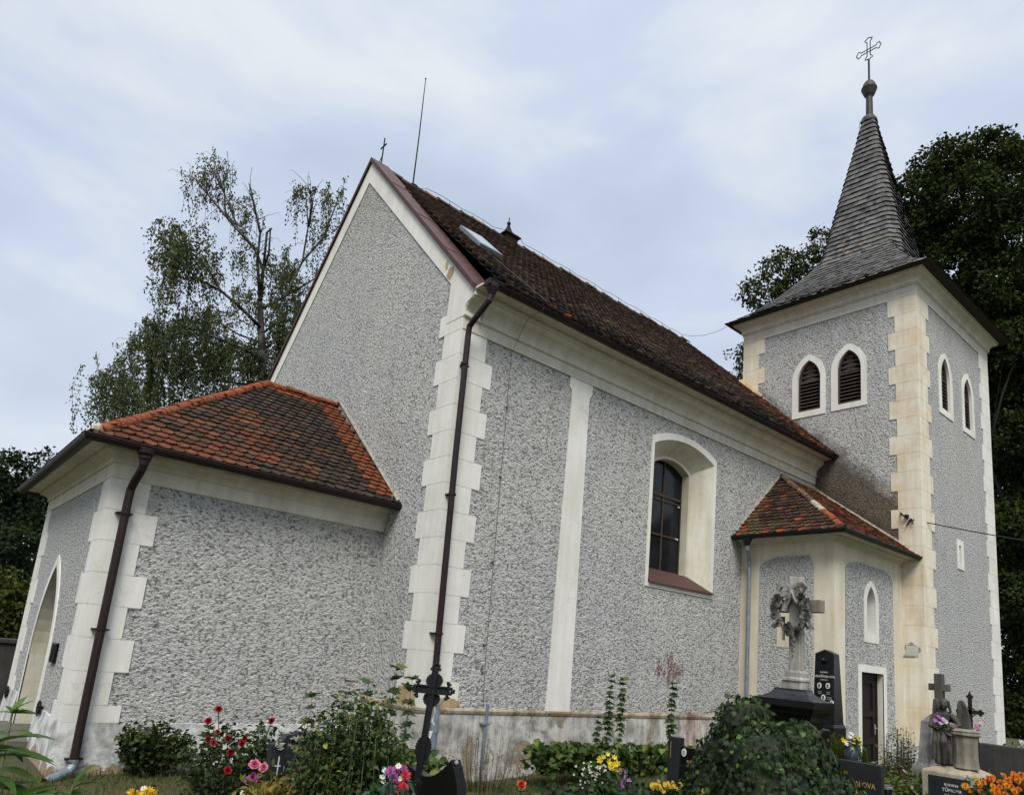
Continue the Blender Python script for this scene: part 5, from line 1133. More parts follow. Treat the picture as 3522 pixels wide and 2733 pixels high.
def ellipse_plate(mb, c, rx, rz, t_, seg=18):
    mb.extrude([(c[0], c[1]+rx*math.cos(a), c[2]+rz*math.sin(a)) for a in [2*PI*k/seg for k in range(seg)]], [(c[0]-t_, c[1]+rx*math.cos(a), c[2]+rz*math.sin(a)) for a in [2*PI*k/seg for k in range(seg)]])
def remeshed(mb, name, matname, parent, vox, smooth=2):
    o = mb.build(name, matname, parent); m1 = o.modifiers.new('r', 'REMESH'); m1.mode = 'VOXEL'; m1.voxel_size = vox; m2 = o.modifiers.new('s', 'SMOOTH'); m2.iterations = smooth; m2.factor = .5
    dg = bpy.context.evaluated_depsgraph_get(); dg.update(); me = bpy.data.meshes.new_from_object(o.evaluated_get(dg)); o.modifiers.clear(); old = o.data; o.data = me; bpy.data.meshes.remove(old)
    me.materials.clear(); me.materials.append(M[matname]); me.polygons.foreach_set('use_smooth', [True]*len(me.polygons)); return o
# ---- memorial plaque text on the church
for q in range(5): worn_text(pq, (-LP-.0455, 3.26, 1.41-.05*q), .26, .026, 9+q % 3, 'grey_gr')
# ---- black pedestal with sandstone cross and wreath
t, L, zo = grave('cross_monument', 'tall grey stone cross with a carved rose wreath on a black granite pedestal', 'grave monument', -.30, -6.33)
mb = MB()
mb.box(*[-.05, .33, -.20, .14], -.1, L(0, 0, 1.45)[2])
R_ = lambda e, z: [(L(-.45+e, 0, 0)[0], L(0, -6.617+e, 0)[1], L(0, 0, z)[2]), (L(-.07-e, 0, 0)[0], L(0, -6.617+e, 0)[1], L(0, 0, z)[2]), (L(-.07-e, 0, 0)[0], L(0, -6.03-e, 0)[1], L(0, 0, z)[2]), (L(-.45+e, 0, 0)[0], L(0, -6.03-e, 0)[1], L(0, 0, z)[2])]
mb.loft([R_(.10, 1.44), R_(.06, 1.52), R_(.05, 1.565), R_(.035, 1.57), R_(.03, 1.60), R_(.0, 1.628), R_(.0, 1.69)])
mb.build('pedestal', 'black_gr', t, False, .004)
mb = MB(); mb.loft([R_(.004, 1.688), R_(.06, 1.705), R_(.11, 1.735), R_(.135, 1.765), R_(.14, 1.785)]); mb.build('pedestal_cap', 'blue_gr', t, False, .003)
mb = MB(); B_ = lambda x0, x1, y0, y1, z0, z1: mb.box(*[L(x0, 0, 0)[0], L(x1, 0, 0)[0], L(0, y0, 0)[1], L(0, y1, 0)[1], L(0, 0, z0)[2], L(0, 0, z1)[2]])
B_(-.32, -.14, -6.434, -6.242, 1.78, 1.855); mb.build('plinth_block', 'sand', t, False, .005)
mb = MB()
def sq(hx, hy, z): c = L(-.25, -6.350, z); return [(c[0]-hx, c[1]-hy, c[2]), (c[0]+hx, c[1]-hy, c[2]), (c[0]+hx, c[1]+hy, c[2]), (c[0]-hx, c[1]+hy, c[2])]
mb.loft([sq(.082, .092, 1.852), sq(.080, .090, 1.872), sq(.062, .074, 1.885), sq(.062, .074, 1.925), sq(.055, .066, 1.945), sq(.050, .053, 1.947)]); mb.build('plinth_moulding', 'sand', t, False, .003)
mb = MB(); B_(-.30, -.21, -6.405, -6.300, 1.945, 2.787); mb.build('cross_shaft', 'sand', t, False, .006)
mb = MB(); B_(-.298, -.212, -6.597, -6.109, 2.463, 2.576); mb.build('cross_arms', 'dirty2', t, False, .006)
wr = MB(); wc = np.array(L(-.325, -6.345, 2.475)); ax3 = [np.array([0, -1., 0]), np.array([0, 0, 1.])]
def on_ring(a, r, f=0): return wc+r*(math.cos(a)*ax3[0]+1.08*math.sin(a)*ax3[1])+np.array([-f, 0, 0])
wr.tube([on_ring(2*PI*k/28, .155, .01*math.sin(k*2)) for k in range(29)], [.026+.006*math.sin(k*1.7) for k in range(29)], 7)
for a, r in ((.35, .040), (-.35, .036), (-.85, .03), (-1.62, .046), (-2.35, .03), (-2.85, .036), (2.75, .036), (2.45, .034), (.75, .030), (3.05, .030)):
    c = on_ring(a, .158, .025); 
    nn = np.array([-1, random.gauss(0, .25), random.gauss(0, .25)]); rose(wr, c+np.array([-.014, 0, 0]), nn, r*1.4, (1, 1, 1)); rose(wr, c+np.array([-.030, 0, 0]), nn, r*.85, (1, 1, 1)); wr.ball(c+np.array([.004, 0, 0]), (r*.5, r*.8, r*.8), 9, 6)
for k in range(40):                                   # carved leaves between the roses
    a = 2*PI*k/26+random.gauss(0, .1); c = on_ring(a, .155+random.gauss(0, .02), .015); d = on_ring(a+random.choice((-.5, .5)), .155+random.uniform(-.05, .07), .03)-c; d = d/np.linalg.norm(d)*.055; s = np.cross(d, (1, 0, 0))*.38
    wr.extrude([c, c+d*.5+s, c+d, c+d*.5-s], [p+np.array([.016, 0, 0]) for p in (c, c+d*.5+s, c+d, c+d*.5-s)])
# bow: two loops, knot, hanging ribbons
K0 = np.array(L(-.335, -6.345, 2.655))
for sgn in (1, -1):
    P = [(0, 0), (.05, .045), (.115, .055), (.145, .012), (.115, -.04), (.06, -.032), (0, 0)]
    prev = None
    wr.loft([[K0+np.array([-.012-.016*math.sin(i*PI/6), sgn*u, v+.018]), K0+np.array([-.012-.016*math.sin(i*PI/6), sgn*u*.8, v-.022]), K0+np.array([.010, sgn*u*.8, v-.022]), K0+np.array([.010, sgn*u, v+.018])] for i, (u, v) in enumerate(P)], True)
    R2 = [(0, 0), (.03*sgn, -.07), (.06*sgn, -.13), (.075*sgn, -.19)] if sgn > 0 else [(0, 0), (-.035, -.08), (-.09, -.17), (-.135, -.26), (-.185, -.345)]
    wr.loft([[K0+np.array([-.005, u-.026-.003*i, v]), K0+np.array([-.024-.010*(i % 2), u, v]), K0+np.array([-.005, u+.026+.003*i, v]), K0+np.array([.008, u, v])] for i, (u, v) in enumerate(R2)], True)
c = on_ring(-2.55, .16, 0); wr.loft([[c+np.array([-.01, w_, 0]), c+np.array([-.02, 0, .01]), c+np.array([-.01, -w_, 0]), c+np.array([.01, 0, 0])] + [] for w_ in (.02,)]+[[c+np.array([-.01, .05+.028, -.05]), c+np.array([-.02, .05, -.06]), c+np.array([-.01, .05-.024, -.075]), c+np.array([.01, .05, -.06])]])
wr.ball(K0, (.020, .024, .020), 8, 5)
for z, y, r in ((2.245, .005, .024), (2.215, -.012, .020), (2.19, .008, .016), (2.165, -.008, .014), (2.14, .0, .012), (2.115, -.01, .010), (2.085, -.004, .009)): wr.ball(L(-.312, -6.345+y, z), (r*.7, r, r*1.1), 7, 5)
wr.tube([L(-.308, -6.345, 2.26), L(-.308, -6.350, 2.06)], [.012, .004], 6)
wr.build('carved_wreath', 'wreath', t)
# ---- black obelisk
t, L, zo = grave('obelisk_gravestone', 'black granite obelisk gravestone with white oval portraits and white lettering', 'gravestone', 1.9, -5.53)
def ob(x0, x1, y0, y1, z): return [L(x0, y0, z), L(x1, y0, z), L(x1, y1, z), L(x0, y1, z)]
mb = MB(); zt = L(0, 0, 2.20)[2]
A = ob(1.88, 2.12, -5.658, -5.402, 1.41); Bq = ob(1.90, 2.035, -5.648, -5.420, 2.20); mb.extrude(A, Bq, caps=False); mb.face([0, 1, 2, 3])
pk = [L(1.90, -5.534, 2.250), L(2.035, -5.534, 2.250)]; i = mb.vs(pk); mb.face((4, i, 7)); mb.face((5, 6, i+1)); mb.face((4, 5, i+1, i)); mb.face((7, i, i+1, 6)); mb.build('shaft', 'black_gr', t, False, .003)
mb = MB(); mb.loft([[(p[0], p[1], -.1) for p in ob(1.855, 2.16, -5.665, -5.39, 1)], ob(1.855, 2.16, -5.665, -5.39, 1.37), ob(1.868, 2.14, -5.66, -5.398, 1.405), ob(1.875, 2.13, -5.655, -5.405, 1.41)]); mb.build('base', 'black_gr', t, False, .003)
mb = MB(); c = L(1.895, -5.53, 2.12); mb.ball((c[0]-.02, c[1], c[2]), (.026, .030, .032), 14, 9); mb.lathe([(.034, 0), (.036, .006), (.028, .010)], (c[0], c[1], c[2]-.008), 14, axis=(np.array([0, 1., 0]), np.array([0, 0, 1.]), np.array([-1., 0, 0]))); mb.build('round_lamp', 'black_gr', t, True)
fx = lambda z: 1.9-.02*(2.20-z)/.79-.0015
for body, size, y, z in (('RODINA', .024, -5.533, 1.985), ('KADEŘÁBKOVA', .036, -5.533, 1.936), ('Z MAŠKOVA', .016, -5.533, 1.898)):
    lettering(body, size, L(fx(z), y, z), WEST, 'letter', t)
for y, z, wd_, n in ((-5.485, 1.762, .045, 4), (-5.585, 1.762, .045, 4), (-5.485, 1.742, .045, 4), (-5.585, 1.742, .045, 4), (-5.468, 1.695, .05, 3), (-5.604, 1.702, .07, 9), (-5.604, 1.682, .07, 9)): worn_text(t, L(fx(z), y, z), wd_, .011, n, 'letter')
for z in (1.345, 1.325): worn_text(t, L(1.8545, -5.57, z), .09, .011, 8, 'letter')
for y, z in ((-5.481, 1.830), (-5.583, 1.834), (-5.531, 1.697), (-5.632, 1.640)):
    mb = MB(); c = L(fx(z), y, z); ellipse_plate(mb, c, .024, .033, .008); mb.m = 1; ellipse_plate(mb, (c[0]-.007, c[1], c[2]), .015, .023, .003); mb.build('oval_portrait', ['ceramic', 'photo'], t)
# ---- low dark stone with gold letters
t, L, zo = grave('gravestone', 'low dark speckled granite gravestone with gold letters beside the ivy mound', 'gravestone', -.2, -6.9)
mb = MB(); a = L(-.2, -7.062, 1.24); b = L(-.14, -6.64, 1.24); mb.box(a[0], b[0], a[1], b[1], -.1, a[2]); mb.build('slab', 'grey_gr', t, False, .004)
lettering('SKALOVA', .062, L(-.2015, -6.90, 1.068), WEST, 'gold', t, narrow=.85)
# ---- angel monument
t, L, zo = grave('angel_monument', 'sooty angel statue leaning on a broken column over a dark inscribed tablet', 'grave monument', 1.0, -7.2)
mb = MB(); c = [L(.85, -7.43, 0), L(1.30, -6.975, 1.185)]
mb.loft([[(c[0][0], c[0][1], -.1), (c[1][0], c[0][1], -.1), (c[1][0], c[1][1], -.1), (c[0][0], c[1][1], -.1)]]+[[(c[0][0]+e, c[0][1]+e, z), (c[1][0]-e, c[0][1]+e, z), (c[1][0]-e, c[1][1]-e, z), (c[0][0]+e, c[1][1]-e, z)] for e, z in ((0, L(0, 0, 1.165)[2]), (.008, L(0, 0, 1.180)[2]), (.05, L(0, 0, 1.20)[2]), (.12, L(0, 0, 1.232)[2]), (.17, L(0, 0, 1.24)[2]))])
mb.build('pedestal', 'conc', t, False, .006)
mb = MB(); a = L(.846, -7.365, .70); b = L(.86, -7.03, 1.139); mb.box(a[0], b[0], a[1], b[1], a[2], b[2]); tb = mb.build('tablet', 'slate', t)
lettering('RODINA', .030, L(.8445, -7.218, 1.075), WEST, 'letter', tb); lettering('TŮMOVA', .038, L(.8445, -7.222, 1.031), WEST, 'letter', tb); worn_text(tb, L(.8455, -7.222, .990), .13, .018, 9, 'letter')
mb = MB(); x_ = L(.8455, 0, 0)[0]
for y0, y1, z0, z1 in ((-7.093, -7.083, .95, 1.113), (-7.118, -7.060, 1.072, 1.082)): a, b = L(0, y0, z0), L(0, y1, z1); mb.box(x_-.001, x_+.002, a[1], b[1], a[2], b[2])
mb.build('engraved_cross', 'grey_gr', tb)
mb = MB(); cc = L(1.02, -7.285, 0); zz = lambda z: z-zo
def octr(r, z, n=10, ph=.2, wob=0): return [(cc[0]+r*(1+wob*math.sin(3*a+z*9))*math.cos(a), cc[1]+r*(1+wob*math.sin(3*a+z*9))*math.sin(a), zz(z)) for a in [2*PI*k/n+ph for k in range(n)]]
mb.loft([octr(.112, 1.225), octr(.106, 1.25), octr(.100, 1.33), octr(.100, 1.42), octr(.106, 1.498), octr(.115, 1.500), octr(.128, 1.512), octr(.128, 1.526), octr(.118, 1.530), octr(.126, 1.544), octr(.112, 1.556, wob=.05), octr(.07, 1.566, wob=.08), octr(.02, 1.560)])
mb.build('column', 'dirty2', t, False, .003)
an = MB(); F0 = np.array(L(1.0, -7.11, 1.235))
def el(z, rx, ry, ox=0, oy=0, ripple=0, n=28): return [F0+np.array([ox+rx*(1+ripple*math.sin(7*a))*math.cos(a), oy+ry*(1+ripple*math.cos(6*a+1))*math.sin(a), z]) for a in [2*PI*k/n for k in range(n)]]
an.loft([el(0, .060, .080, 0, -.01, .05), el(.03, .062, .076, 0, -.01, .09), el(.12, .056, .068, 0, -.008, .11), el(.22, .050, .062, 0, 0, .09), el(.29, .044, .056, 0, 0, .05), el(.33, .042, .050, 0, 0), el(.39, .046, .060, 0, -.005), el(.435, .042, .070, .004, -.01), el(.455, .032, .058, .006, -.01), el(.470, .018, .020, .0, -.018), el(.495, .016, .018, -.008, -.022)])
Hc = F0+np.array([-.022, -.028, .530]); an.ball(Hc, (.034, .031, .042), 16, 12)                 # head bent forward
an.ball(Hc+np.array([.012, 0, .012]), (.037, .038, .038), 14, 10)                               # hair cap
for k in range(7): a = -1.2+k*.4; an.ball(Hc+np.array([-.018+.02*abs(a), .036*math.sin(a), .026-.004*abs(a)]), .013, 8, 6)   # curls on the brow
for sgn in (1, -1):
    for k in range(4): an.ball(Hc+np.array([.004+.004*k, sgn*(.034+.003*k), .006-.022*k]), .0145, 8, 6)
an.ball(Hc+np.array([-.036, -.002, -.006]), (.008, .006, .011), 8, 6); an.ball(Hc+np.array([-.030, -.002, -.034]), (.010, .010, .007), 8, 6)      # nose, chin
an.ball(Hc+np.array([-.033, -.002, -.022]), (.005, .009, .003), 8, 5)
for sgn in (1, -1): an.ball(Hc+np.array([-.031, sgn*.013, .010]), (.006, .009, .004), 8, 5); an.ball(Hc+np.array([-.026, sgn*.018, -.012]), .010, 8, 5)
def arm_(pts, rs): an.tube([F0+np.array(p) for p in pts], rs, 10)
arm_([(0, .058, .435), (-.008, .078, .38), (-.024, .086, .325), (-.050, .045, .318), (-.066, -.005, .322), (-.072, -.030, .325)], [.026, .027, .028, .021, .015, .012])
arm_([(.002, -.075, .435), (-.002, -.110, .40), (-.008, -.140, .352), (-.036, -.112, .335), (-.060, -.080, .325), (-.068, -.058, .322)], [.025, .025, .025, .019, .014, .012])
for q in range(4): arm_([(-.072, -.030, .330-.007*q), (-.079, -.046, .330-.008*q), (-.074, -.060-.002*(q % 2), .328-.008*q)], [.0055, .005, .004]); arm_([(-.068, -.058, .328-.007*q), (-.078, -.068, .322-.008*q), (-.076, -.080, .316-.008*q)], [.0055, .005, .004])
arm_([(-.066, -.022, .335), (-.074, -.034, .342), (-.076, -.044, .341)], [.006, .005, .004])
an.tube([F0+np.array([-.062, -.085+.040*math.cos(a), .300+.040*math.sin(a)]) for a in [2*PI*k/20 for k in range(21)]], [.014+.003*(k % 2) for k in range(21)], 8)      # wreath in the hands
arm_([(-.03, .055, .31), (-.055, .055, .20), (-.060, .060, .03)], [.016, .020, .022]); arm_([(-.04, .02, .29), (-.065, .015, .16), (-.066, .018, .01)], [.013, .018, .020])
arm_([(-.035, -.02, .29), (-.080, -.035, .20), (-.062, -.030, .01)], [.020, .030, .022]); arm_([(-.02, -.05, .30), (-.045, -.070, .16), (-.04, -.072, .01)], [.015, .022, .022])
arm_([(-.036, -.065, .30), (-.055, -.03, .27), (-.046, .04, .31)], [.012, .014, .012])
an.ball(F0+np.array([-.064, .03, .006]), (.026, .014, .012), 8, 5); an.ball(F0+np.array([-.064, -.03, .006]), (.026, .014, .012), 8, 5)
def wing(P, x0, th):
    P = [(u, v) for u, v in P]; A = [F0+np.array([x0, u, v]) for u, v in P]; an.extrude(A, [p+np.array([th, 0, 0]) for p in A])
wing([(.035, .42), (.040, .50), (.055, .560), (.075, .580), (.090, .560), (.100, .46), (.100, .34), (.092, .20), (.080, .08), (.060, .03), (.045, .10), (.040, .25)], .035, .030)
wing([(-.10, .36), (-.108, .47), (-.115, .545), (-.135, .580), (-.160, .575), (-.185, .53), (-.205, .46), (-.218, .38), (-.222, .30), (-.16, .28), (-.11, .30)], .035, .030)
for k in range(7):
    an.tube([F0+np.array([.034, .050+.008*k, .55-.03*k]), F0+np.array([.034, .058+.005*k, .30-.03*k])], .005, 5); an.tube([F0+np.array([.034, -.122-.013*k, .56-.028*k]), F0+np.array([.034, -.128-.013*k, .33])], .005, 5)
wing([(.03, .40), (.05, .44), (-.10, .44), (-.10, .36)], .02, .04)
remeshed(an, 'angel_figure', 'dirty', t, .0042, 1)
def posy(name, label, pos, sc_, spec, group=None, green=(.03, .06, .015), ngreen=60, gr=.06, cat='flowers'):
    """a bunch: green leaves plus each bloom as a part; spec = list of (kind, dx, dy, dz, r, colour)"""
    t = thing(name, label, cat, pos, 0, group); n = ngreen
    P = rng.normal(size=(n, 3))*gr*np.array([1, 1, .6])-np.array([0, 0, gr*.9]); leaves('foliage', P, rdir(n, .5), rdir(n, .6), gr*.9, gr*.38, pal(n, green, .35), 'leaf', t, 'oval')
    for kind, dx, dy, dz, r, c in spec:
        mb = MB(); p = (dx, dy, dz); f = facing()
        if kind == 'rose': rose(mb, p, f, r, c)
        elif kind == 'daisy': daisy(mb, p, f, r, c)
        elif kind == 'mum': mum(mb, p, f, r, c)
        elif kind == 'lily': petalring(mb, p, f, 6, r, r*.5, .55, c, -.05)
        mb.tube([p, (dx*.4, dy*.4, dz-.08), (0, 0, -gr*2.2)], .003, 4, (.03, .05, .015)); mb.build('bloom', 'petal', t)
    return t
def around(px, py, d, items):
    """items given as photo offsets -> local metres round the bunch's own centre"""
    c = pt(px, py, d); return tuple(c), [(k, *(pt(px+a, py+b, d+dd)-c), r, col) for k, a, b, dd, r, col in items]
PU, PK = (.34, .10, .42), (.55, .20, .42)
c, it = around(3240, 2484, 9.55, [('daisy', -12, -20, 0, .036, PU), ('daisy', 5, -10, -.05, .040, (.46, .32, .50)), ('daisy', -22, -8, 0, .032, PU), ('daisy', 12, -3, -.06, .036, (.52, .42, .55)), ('daisy', -4, 2, -.06, .032, (.46, .32, .5))])
posy('flower_posy', 'lilac daisies tucked into the arms of the stone angel', c, 1, it, gr=.05, ngreen=50)
c, it = around(3362, 2493, 9.9, [('daisy', -8, -4, 0, .036, (.42, .16, .30)), ('daisy', 6, 4, 0, .036, (.45, .22, .34)), ('daisy', -4, 9, -.04, .032, (.36, .10, .22)), ('daisy', 11, -7, 0, .03, (.48, .28, .38))])
posy('flower_posy', 'pink flowers lying on the broken column beside the angel', c, 1, it, gr=.03, ngreen=20)
# ---- marble pillar with stone cross
t, L, zo = grave('pillar_gravestone', 'streaked grey marble pillar gravestone topped by a plain stone cross', 'gravestone', 1.85, -6.75)
mb = MB(); y0, y1 = L(0, -6.95, 0)[1], L(0, -6.59, 0)[1]; Rr = lambda e, z: [(-.06+e, y0+e, z), (.20-e, y0+e, z), (.20-e, y1-e, z), (-.06+e, y1-e, z)]
zz = lambda z: z-zo
mb.loft([Rr(-.012, -.1), Rr(-.012, zz(1.15)), Rr(.0, zz(1.20)), Rr(.022, zz(1.53)), Rr(.024, zz(1.565)), Rr(.08, zz(1.625)), Rr(.10, zz(1.645))]); mb.build('pillar', 'marble', t, False, .006)
mb = MB(); mb.loft([Rr(-.05, -.1), Rr(-.05, zz(1.09)), Rr(-.04, zz(1.12)), Rr(-.015, zz(1.155))]); mb.build('base', 'marble', t, False, .008)
mb = MB(); mb.box(-.03, .05, L(0, -6.828, 0)[1], L(0, -6.750, 0)[1], zz(1.62), zz(2.058)); mb.box(-.028, .048, L(0, -6.884, 0)[1], L(0, -6.694, 0)[1], zz(1.885), zz(1.955)); mb.build('cross', 'dirty', t, False, .005)
# ---- rusty iron cross behind the angel
t, L, zo = grave('iron_cross', 'rusty ornamental iron cross standing behind the broken column', 'grave cross', 2.7, -6.8)
mb = MB(); zz = lambda z: z-zo; mb.box(-.012, .012, -.018, .018, -.1, zz(1.86)); mb.box(-.012, .012, -.10, .11, zz(1.670), zz(1.712))
for yc, zc in ((-.10, 1.690), (.11, 1.69), (0, 1.855)):
    for k in range(3): a = (PI if yc < 0 else 0 if yc > 0 else PI/2)+(k-1)*PI/2; mb.ball((0, yc+.020*math.cos(a), zz(zc)+.020*math.sin(a)), (.012, .018, .018), 8, 5)
mb.loft([[(-.008, -.012, zz(1.87)), (.008, -.012, zz(1.87)), (.008, .012, zz(1.87)), (-.008, .012, zz(1.87))], [(-.004, -.003, zz(1.915)), (.004, -.003, zz(1.915)), (.004, .003, zz(1.915)), (-.004, .003, zz(1.915))]])
for k in range(10): a = 2*PI*k/10; mb.tube([(0, .05*math.cos(a), zz(1.69)+.05*math.sin(a)), (0, .05*math.cos(a+.63), zz(1.69)+.05*math.sin(a+.63))], .007, 5)
mb.box(-.05, .05, -.06, .06, -.1, zz(1.45)); mb.build('casting', 'rust', t)
# ---- long dark stone at the right edge
t, L, zo = grave('gravestone', 'long dark weathered slab standing at the right edge of the picture', 'gravestone', 2.9, -7.1)
mb = MB(); y0 = L(0, -7.75, 0)[1]; y1 = L(0, -6.72, 0)[1]; mb.loft([[(0, y0, -.1), (.12, y0, -.1), (.12, y1, -.1), (0, y1, -.1)], [(0, y0, 1.365-zo), (.12, y0, 1.365-zo), (.12, y1, 1.365-zo), (0, y1, 1.365-zo)]]); mb.build('slab', 'darkstone', t, False, .012)
# ---- headstone with side post, left of the ivy
t, L, zo = grave('gravestone', 'black granite headstone with a taller side post and gold letters left of the ivy', 'gravestone', -.5, -5.45)
zz = lambda z: z-zo
mb = MB(); mb.box(-.03, .05, L(0, -5.313, 0)[1], L(0, -5.180, 0)[1], -.1, zz(1.222)); mb.build('side_post', 'grey_gr', t, False, .004)
mb = MB(); a, b = L(0, -5.95, 0)[1], L(0, -5.315, 0)[1]; mb.extrude([(0, a, -.1), (0, b, -.1), (0, b, zz(1.140)), (0, b-.25, zz(1.150)), (0, a, zz(1.130))], [(.045, a, -.1), (.045, b, -.1), (.045, b, zz(1.140)), (.045, b-.25, zz(1.150)), (.045, a, zz(1.130))]); sl_b = mb.build('slab', 'black_gr', t, False, .003)
mb = MB(); y = L(0, -5.214, 0)[1]; mb.box(-.0325, -.029, y-.002, y+.002, zz(1.03), zz(1.178)); mb.build('gold_line', 'gold', t)
mb = MB(); c = (-.001, L(0, -5.352, 0)[1], zz(1.095)); ellipse_plate(mb, c, .026, .036, .006); mb.m = 1; ellipse_plate(mb, (c[0]-.005, c[1], c[2]), .018, .027, .002); mb.build('oval_portrait', ['ceramic', 'sand'], t)
mb = MB(); y = L(0, -5.375, 0)[1]; mb.box(-.045, -.001, y-.028, y+.028, zz(.87), zz(.985)); mb.build('lantern_niche', 'black_gr', t, False, .004)
lettering('ZDE V PÁNU', .022, (-.0012, L(0, -5.52, 0)[1], zz(1.068)), WEST, 'gold', t); lettering('RODINA JÍ', .040, (-.0012, L(0, -5.46, 0)[1], zz(1.018)), WEST, 'gold', t, narrow=.8)
for q in range(4): worn_text(t, (-.0002, L(0, -5.47, 0)[1], zz(.962-.036*q)), .10+.02*(q % 2), .020, 6+q, 'gold')
# ---- black stone with a scooped top, seen from behind, and the cast-iron cross before it
t, L, zo = grave('gravestone', 'polished black headstone with a scooped curved top and a pale snail shell on its corner', 'gravestone', -3.1, -4.9, None, 1.3)
zz = lambda z: z-zo
pts = [(-4.57, .60), (-4.555, .82), (-4.575, .925)]
for k in range(1, 12): s_ = k/12; pts.append((-4.575-.585*s_, .925+.130*s_-.105*math.sin(PI*s_**1.15)))
pts += [(-5.157, 1.056), (-5.20, 1.0), (-5.255, .90), (-5.290, .76), (-5.290, .60)]
A = [(0, y+4.9, zz(z)) for y, z in pts]; A[0] = (0, A[0][1], -.1); A[-1] = (0, A[-1][1], -.1); mb = MB(); mb.extrude(A, [(.085, y, z) for x, y, z in A]); mb.build('slab', 'black_gr', t, False, .003)
mb = MB(); mb.m = 0
for k in range(14): a = k*.75; r = .016*(1-k/16); mb.ball((.030+r*math.cos(a)*.5, -.272-.010-.0012*k, zz(1.035)+r*math.sin(a)*.6), .011*(1-k/18)+.003, 7, 5)
sn = mb.build('snail_shell', 'sand', None, True); sn.location = t.location; sn.scale = t.scale; tag(sn, 'small pale snail shell sticking to the corner of the scooped black headstone', 'snail')
t, L, zo = grave('iron_cross', 'black cast iron grave cross with silver figure seen from behind', 'grave cross', -3.42, -5.28, None, 1.3)
zz = lambda z: z-zo; ux = np.array([.66, -.75, 0]); fr = np.array([.75, .66, 0]); uz = np.array([.055, -.02, 1.]); O_ = np.array([0, 0, zz(1.562)])
Q = lambda a, b, w_=0: O_+ux*a+uz*b+fr*w_
mb = MB()
def bar(a0, a1, b0, b1, w0, w1): mb.extrude([Q(a0, b0, w0), Q(a1, b0, w0), Q(a1, b1, w0), Q(a0, b1, w0)], [Q(a0, b0, w1), Q(a1, b0, w1), Q(a1, b1, w1), Q(a0, b1, w1)])
bar(-.022, .022, -.66, .16, -.012, .004); bar(-.022, -.013, -.66, .16, -.02, -.012); bar(.013, .022, -.66, .16, -.02, -.012)
bar(-.125, .125, -.030, .030, -.006, .004); bar(-.125, .125, -.030, -.021, -.02, -.006); bar(-.125, .125, .021, .030, -.02, -.006); bar(-.128, -.118, -.026, .026, -.02, 0); bar(.118, .128, -.026, .026, -.02, 0)
def ob_ball(a, b, r): mb.ball(Q(a, b, -.004), r, 7, 5)
for sgn in (-1, 1):
    for a, b, r in ((.148, 0, .017), (.135, .018, .013), (.135, -.018, .013), (.108, .054, .014), (.108, -.054, .014), (.112, .038, .012), (.112, -.038, .012), (.125, .045, .010), (.125, -.045, .010), (.160, .008, .008), (.160, -.008, .008)): ob_ball(sgn*a, b, r)
for a, b, r in ((0, .185, .016), (-.020, .172, .012), (.020, .172, .012), (-.030, .145, .012), (.030, .145, .012), (0, .205, .010), (-.024, .155, .010), (.024, .155, .010), (-.012, .215, .007), (.012, .215, .007)): ob_ball(a, b, r)
def toothed(cb, ra, rb, n, w0, hole=0):
    pts = []
    for k in range(n*2): a = PI*k/n; s_ = 1 if k % 2 else .90; pts.append((ra*s_*math.cos(a), cb+rb*s_*math.sin(a)))
    mb.extrude([Q(a, b, w0) for a, b in pts], [Q(a, b, w0+.006) for a, b in pts])
toothed(.062, .066, .058, 20, .006); toothed(-.064, .066, .058, 20, .006); toothed(-.41, .062, .098, 26, .006)
mb.loft([[Q(-.03, -.66, -.02), Q(.03, -.66, -.02), Q(.03, -.66, .03), Q(-.03, -.66, .03)], [Q(-.026, -.63, -.02), Q(.026, -.63, -.02), Q(.026, -.63, .02), Q(-.026, -.63, .02)]])
for k in range(7): bar(-.05+.006*k, .05-.006*k, -.90+.035*k, -.862+.035*k, -.02, .02)
bar(-.045, .045, -1.35, -.88, -.025, .025)
mb.build('casting', 'iron', t)
fg = MB(); f3 = lambda a, b, w_: Q(a+.028, b, w_)
fg.tube([f3(0, -.125, .03), f3(.002, -.16, .036), f3(0, -.20, .034), f3(-.004, -.235, .03)], [.013, .017, .013, .015], 9); fg.ball(f3(.004, -.098, .036), (.012, .012, .015), 9, 7)
for s_ in (-1, 1): fg.tube([f3(0, -.130, .03), f3(s_*.045, -.085, .026), f3(s_*.085, -.035, .014)], [.009, .007, .005], 7); fg.tube([f3(s_*.005, -.23, .03), f3(s_*.008, -.285, .044), f3(s_*.002, -.34, .026), f3(0, -.365, .022)], [.011, .010, .007, .006], 7)
fg.tube([f3(-.014, -.222, .036), f3(.012, -.236, .042), f3(.018, -.25, .03)], [.008, .010, .005], 7)
remeshed(fg, 'silver_figure', 'silver', t, .0035, 1)
